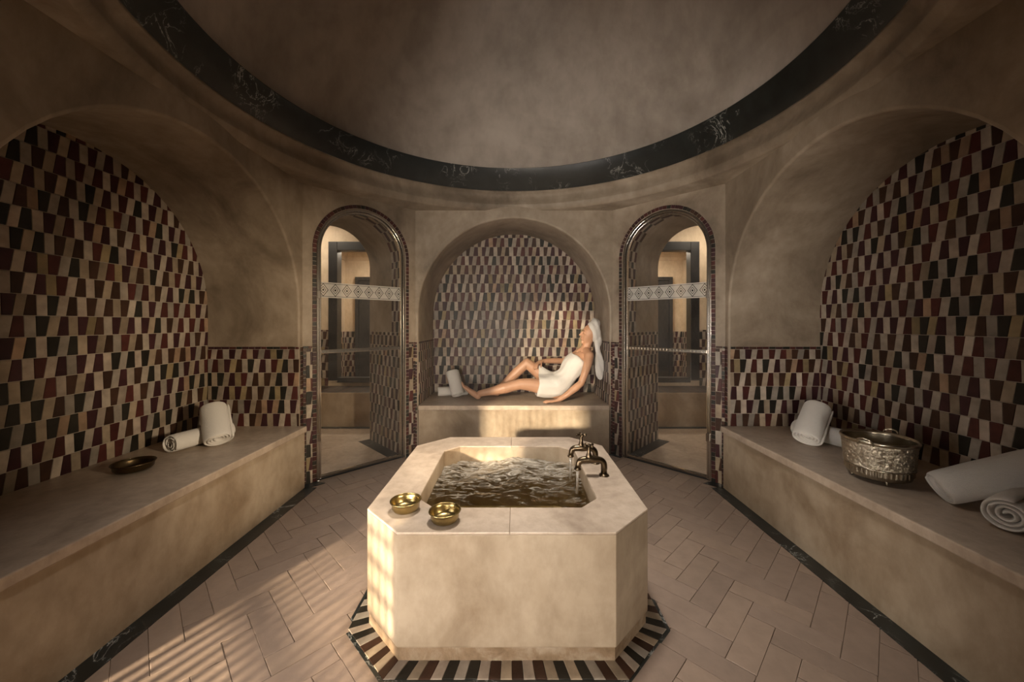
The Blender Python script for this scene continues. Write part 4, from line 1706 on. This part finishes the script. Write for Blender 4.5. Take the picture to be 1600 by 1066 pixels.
def person():
    B_ = Blob()
    # trunk
    B_.tube([(0.475, 4.34, 0.640), (0.545, 4.34, 0.715), (0.615, 4.34, 0.805), (0.690, 4.345, 0.900), (0.750, 4.35, 0.985), (0.795, 4.352, 1.045)],
            [(0.155, 0.10), (0.155, 0.105), (0.122, 0.086), (0.135, 0.095), (0.150, 0.092), (0.125, 0.062)], 20)
    B_.tube([(0.795, 4.35, 1.04), (0.822, 4.345, 1.10), (0.842, 4.338, 1.16), (0.862, 4.332, 1.215)], [(0.10, 0.062), (0.060, 0.055), (0.047, 0.048), (0.048, 0.050)], 16)
    # slopes of the shoulders
    B_.tube([(0.815, 4.345, 1.085), (0.832, 4.26, 1.066), (0.838, 4.205, 1.035)], [0.050, 0.048, 0.054])
    B_.tube([(0.815, 4.345, 1.085), (0.780, 4.44, 1.062), (0.755, 4.495, 1.030)], [0.050, 0.048, 0.052])
    for dy in (-0.07, 0.07):
        B_.ell((0.680, 4.345 + dy, 0.955), (0.052, 0.055, 0.052))
    # near leg, stretched out
    B_.tube([(0.480, 4.255, 0.640), (0.350, 4.245, 0.672), (0.200, 4.240, 0.705), (0.075, 4.238, 0.716)], [0.096, 0.090, 0.074, 0.060])
    B_.tube([(0.085, 4.238, 0.716), (0.000, 4.240, 0.698), (-0.110, 4.244, 0.668), (-0.270, 4.252, 0.630), (-0.385, 4.258, 0.606)], [0.059, 0.060, 0.062, 0.044, 0.036])
    B_.tube([(-0.412, 4.260, 0.572), (-0.455, 4.262, 0.605), (-0.520, 4.265, 0.650), (-0.572, 4.268, 0.692)], [(0.032, 0.030), (0.036, 0.034), (0.042, 0.024), (0.038, 0.014)])
    B_.ell((-0.405, 4.26, 0.575), (0.034, 0.031, 0.036))
    for k in range(5):
        y = 4.268 + (-0.030 + 0.0155 * k)
        ext = (0.034, 0.031, 0.028, 0.024, 0.018)[k]
        B_.tube([(-0.566, y, 0.686), (-0.576, y, 0.698 + ext * 0.5), (-0.583, y, 0.698 + ext)], [0.0085 if k else 0.0115, 0.0085 if k else 0.012, 0.007 if k else 0.010], 8, False)
    # far leg, knee drawn up
    B_.tube([(0.480, 4.425, 0.640), (0.380, 4.440, 0.735), (0.265, 4.455, 0.840), (0.155, 4.468, 0.925)], [0.094, 0.086, 0.070, 0.058])
    B_.tube([(0.155, 4.468, 0.925), (0.085, 4.470, 0.865), (0.000, 4.473, 0.785), (-0.110, 4.478, 0.680), (-0.195, 4.482, 0.600)], [0.057, 0.056, 0.058, 0.044, 0.036])
    B_.tube([(-0.200, 4.484, 0.565), (-0.255, 4.486, 0.572), (-0.330, 4.488, 0.560), (-0.395, 4.490, 0.553)], [(0.033, 0.033), (0.036, 0.034), (0.041, 0.024), (0.037, 0.014)])
    for k in range(5):
        y = 4.490 + (-0.030 + 0.0155 * k)
        ext = (0.034, 0.031, 0.028, 0.024, 0.018)[k]
        B_.tube([(-0.385, y, 0.550), (-0.400 - ext * 0.5, y, 0.549), (-0.400 - ext, y, 0.545)], [0.0085 if k else 0.0115] * 3, 8, False)
    # near arm, hand on the bench
    B_.tube([(0.838, 4.205, 1.035), (0.812, 4.165, 0.945), (0.775, 4.135, 0.845), (0.735, 4.120, 0.745)], [0.052, 0.047, 0.042, 0.036])
    B_.tube([(0.735, 4.120, 0.745), (0.665, 4.110, 0.690), (0.575, 4.102, 0.622), (0.495, 4.098, 0.572)], [0.036, 0.041, 0.032, 0.0255])
    B_.tube([(0.498, 4.098, 0.573), (0.455, 4.097, 0.560), (0.405, 4.096, 0.552)], [(0.027, 0.020), (0.037, 0.016), (0.040, 0.012)])
    for k, (dy, L) in enumerate(((-0.030, 0.062), (-0.0105, 0.080), (0.0095, 0.086), (0.029, 0.078))):
        y = 4.096 + dy
        B_.tube([(0.412, y, 0.551), (0.405 - L * 0.45, y + dy * 0.12, 0.5525), (0.405 - L * 0.78, y + dy * 0.2, 0.545), (0.405 - L, y + dy * 0.22, 0.5405)], [0.0095, 0.0088, 0.0080, 0.0065], 8)
    B_.tube([(0.470, 4.122, 0.558), (0.440, 4.146, 0.550), (0.415, 4.158, 0.545), (0.392, 4.162, 0.541)], [0.012, 0.0105, 0.0098, 0.0075], 8)
    # far arm, hand on the raised thigh
    B_.tube([(0.755, 4.495, 1.030), (0.715, 4.560, 1.000), (0.660, 4.625, 0.960), (0.610, 4.665, 0.930)], [0.050, 0.045, 0.040, 0.035])
    B_.tube([(0.610, 4.665, 0.930), (0.525, 4.620, 0.938), (0.430, 4.560, 0.944), (0.345, 4.505, 0.945)], [0.035, 0.038, 0.031, 0.0245])
    B_.tube([(0.348, 4.507, 0.945), (0.312, 4.475, 0.942), (0.278, 4.438, 0.926)], [(0.025, 0.020), (0.035, 0.016), (0.038, 0.013)])
    dirv = Vector((-0.30, -0.62, -0.72)).normalized()
    side = Vector((-0.80, 0.55, -0.20)).normalized()
    for k, (ds, L) in enumerate(((-0.030, 0.080), (-0.010, 0.090), (0.010, 0.086), (0.029, 0.068))):
        b0 = Vector((0.274, 4.440, 0.926)) + side * ds
        m1 = b0 + Vector((-0.018, -0.034, -0.010))
        m2 = m1 + dirv * (L * 0.42)
        m3 = m2 + (dirv + Vector((0.12, 0.22, -0.25))).normalized() * (L * 0.32)
        B_.tube([b0, m1, m2, m3], [0.0095, 0.0090, 0.0082, 0.0066], 8)
    B_.tube([(0.325, 4.465, 0.935), (0.322, 4.432, 0.915), (0.315, 4.408, 0.892), (0.306, 4.394, 0.868)], [0.0115, 0.0105, 0.0095, 0.0075], 8)
    # head
    B_.ell(hp(-0.012, 0, 0.025), (0.094, 0.074, 0.096), HM, 24)
    B_.ell(hp(0.028, 0, -0.032), (0.062, 0.058, 0.086), HM, 24)
    B_.ell(hp(0.018, 0, -0.075), (0.058, 0.050, 0.036), HM)
    B_.ell(hp(0.064, 0, -0.100), (0.022, 0.024, 0.019), HM)
    B_.ell(hp(0.068, 0, 0.030), (0.018, 0.046, 0.018), HM)
    B_.tube([hp(0.084, 0, 0.018), hp(0.098, 0, -0.004), hp(0.110, 0, -0.024)], [0.0085, 0.0095, 0.0115], 10)
    for s in (-1, 1):
        B_.ell(hp(0.094, s * 0.011, -0.028), (0.010, 0.008, 0.007), HM, 10)
        B_.ell(hp(0.070, s * 0.031, 0.006), (0.013, 0.016, 0.010), HM, 10)
        B_.ell(hp(0.056, s * 0.038, -0.028), (0.022, 0.018, 0.020), HM, 12)
    B_.ell(hp(0.086, 0, -0.052), (0.010, 0.021, 0.007), HM, 12)
    B_.ell(hp(0.084, 0, -0.067), (0.010, 0.019, 0.008), HM, 12)
    p = B_.fuse('person', SKIN, 0.0048, 3)
    tag(p, 'woman in white towels reclining on the far bench, one knee drawn up, hand on thigh', 'person')
    # face details
    for s in (-1, 1):
        tube_obj('eyelashes', [hp(0.0815, s * 0.018, 0.0005), hp(0.0845, s * 0.030, -0.003), hp(0.0775, s * 0.043, 0.0)], [0.0012, 0.002, 0.0012], HAIR, p, 6)
        tube_obj('eyebrow', [hp(0.0865, s * 0.014, 0.026), hp(0.0835, s * 0.030, 0.033), hp(0.071, s * 0.046, 0.028)], [0.0018, 0.0026, 0.0012], HAIR, p, 6)
    b2 = Blob()
    b2.ell(hp(0.0905, 0, -0.0525), (0.0078, 0.019, 0.0052), HM, 12)
    b2.ell(hp(0.0885, 0, -0.0650), (0.0080, 0.017, 0.0062), HM, 12)
    b2.fuse('lips', LIPS, 0.0018, 2, p)
    return p


woman = person()


def cloth_wrap():
    """bath towel around chest, waist and thighs"""
    seg = 72
    # centre, half width across, half depth, direction along the wrap
    R = [((0.752, 4.350, 1.000), 0.160, 0.104), ((0.735, 4.349, 0.978), 0.168, 0.120), ((0.695, 4.346, 0.930), 0.164, 0.128), ((0.650, 4.343, 0.865), 0.148, 0.116),
         ((0.612, 4.340, 0.803), 0.146, 0.108), ((0.565, 4.338, 0.750), 0.176, 0.120), ((0.515, 4.336, 0.708), 0.196, 0.132), ((0.455, 4.335, 0.684), 0.202, 0.134),
         ((0.390, 4.335, 0.678), 0.200, 0.132), ((0.330, 4.336, 0.680), 0.198, 0.128), ((0.282, 4.337, 0.684), 0.194, 0.124), ((0.268, 4.337, 0.686), 0.192, 0.122)]
    n = len(R)
    P = []
    for i in range(n):
        c, ra, rb = Vector(R[i][0]), R[i][1], R[i][2]
        t = (Vector(R[min(i + 1, n - 1)][0]) - Vector(R[max(i - 1, 0)][0])).normalized()
        nrm = Vector((0, 1, 0)).cross(t).normalized()
        if nrm.z < 0:
            nrm = -nrm
        row = []
        for k in range(seg):
            a = 2 * PI * k / seg
            ca, sa = math.cos(a), math.sin(a)
            e = 0.82
            ca = math.copysign(abs(ca) ** e, ca)
            sa = math.copysign(abs(sa) ** e, sa)
            q = c + Vector((0, 1, 0)) * (ra * ca) + nrm * (rb * sa)
            u = i / (n - 1)
            # the drawn-up thigh lifts the far half of the hem
            if u > 0.5 and q.y > 4.33 and sa > -0.3:
                w_ = min(1, (u - 0.5) / 0.4) * min(1, (q.y - 4.33) / 0.09)
                q.z += 0.095 * w_ * max(0.0, sa + 0.3)
            fold = 0.007 * math.sin(a * 5 + i * 1.1) * mnoise.noise(Vector((i * 0.45, ca * 2, sa * 2))) * 2
            fold += 0.009 * math.sin((q.x * 46 + q.z * 34) + 3 * ca) * (1 if 2 < i < 9 else 0.4)
            q += (q - c).normalized() * fold
            if i == n - 1 or i == 0:
                q += t * 0.006 * math.sin(a * 4)
            if q.z < BENCH + 0.006:
                q.z = BENCH + 0.006 + 0.002 * math.sin(k * 1.7 + i)
            row.append(q)
        P.append(row)
    V = [q for row in P for q in row]
    F = []
    for i in range(n - 1):
        for k in range(seg):
            F.append((i * seg + k, i * seg + (k + 1) % seg, (i + 1) * seg + (k + 1) % seg, (i + 1) * seg + k))
    o = mesh_obj('towel_wrap', V, F, TERRY, woman, smooth=True)
    o['label'] = 'white bath towel wrapped from chest to thighs'
    sd = o.modifiers.new('thick', 'SOLIDIFY')
    sd.thickness = 0.008
    sd.offset = 1.0
    ss = o.modifiers.new('soft', 'SUBSURF')
    ss.levels = ss.render_levels = 1
    return o


cloth_wrap()


def turban():
    T = Blob()
    T.ell((0.924, 4.332, 1.300), (0.074, 0.094, 0.118))
    T.ell((0.905, 4.332, 1.335), (0.074, 0.086, 0.085))
    T.ell((0.932, 4.332, 1.385), (0.058, 0.072, 0.074))
    T.ell((0.950, 4.330, 1.335), (0.040, 0.075, 0.10))
    T.tube([(0.952, 4.315, 1.31), (0.955, 4.300, 1.20), (0.950, 4.285, 1.12), (0.955, 4.275, 1.06)], [(0.05, 0.034), (0.046, 0.030), (0.034, 0.022), (0.030, 0.020)])
    T.tube([(0.955, 4.275, 1.07), (0.962, 4.268, 0.99), (0.964, 4.262, 0.90), (0.968, 4.258, 0.82), (0.972, 4.256, 0.765)], [(0.030, 0.016), (0.048, 0.017), (0.054, 0.017), (0.044, 0.014), (0.018, 0.010)])

    def ripple(co):
        s = 0.0035 * math.sin((co.x - 0.9) * 95 + (co.z - 1.3) * 28 + co.y * 15)
        return s + 0.004 * mnoise.noise(co * 14)
    o = T.fuse('head_towel', TERRY, 0.006, 5, woman, ripple)
    o['label'] = 'white towel wound round the head, its end hanging down'


turban()


# ------------------------------------------------------------------ steam hanging in the room
def steam(density):
    m = bpy.data.materials.new('steam')
    m.use_nodes = True
    nt = m.node_tree
    nt.nodes.remove(nt.nodes['Principled BSDF'])
    v = N(nt, 'ShaderNodeVolumeScatter')
    v.inputs['Color'].default_value = (0.95, 0.92, 0.88, 1)
    v.inputs['Density'].default_value = density
    v.inputs['Anisotropy'].default_value = 0.2
    nt.links.new(v.outputs[0], nt.nodes['Material Output'].inputs['Volume'])
    o = box_obj('steam_haze', -1.72, 1.72, 2.3, 4.74, 0.02, 4.1, m)
    tag(o, 'thin warm steam hanging in the domed room', 'steam', kind='stuff')


steam(0.015)
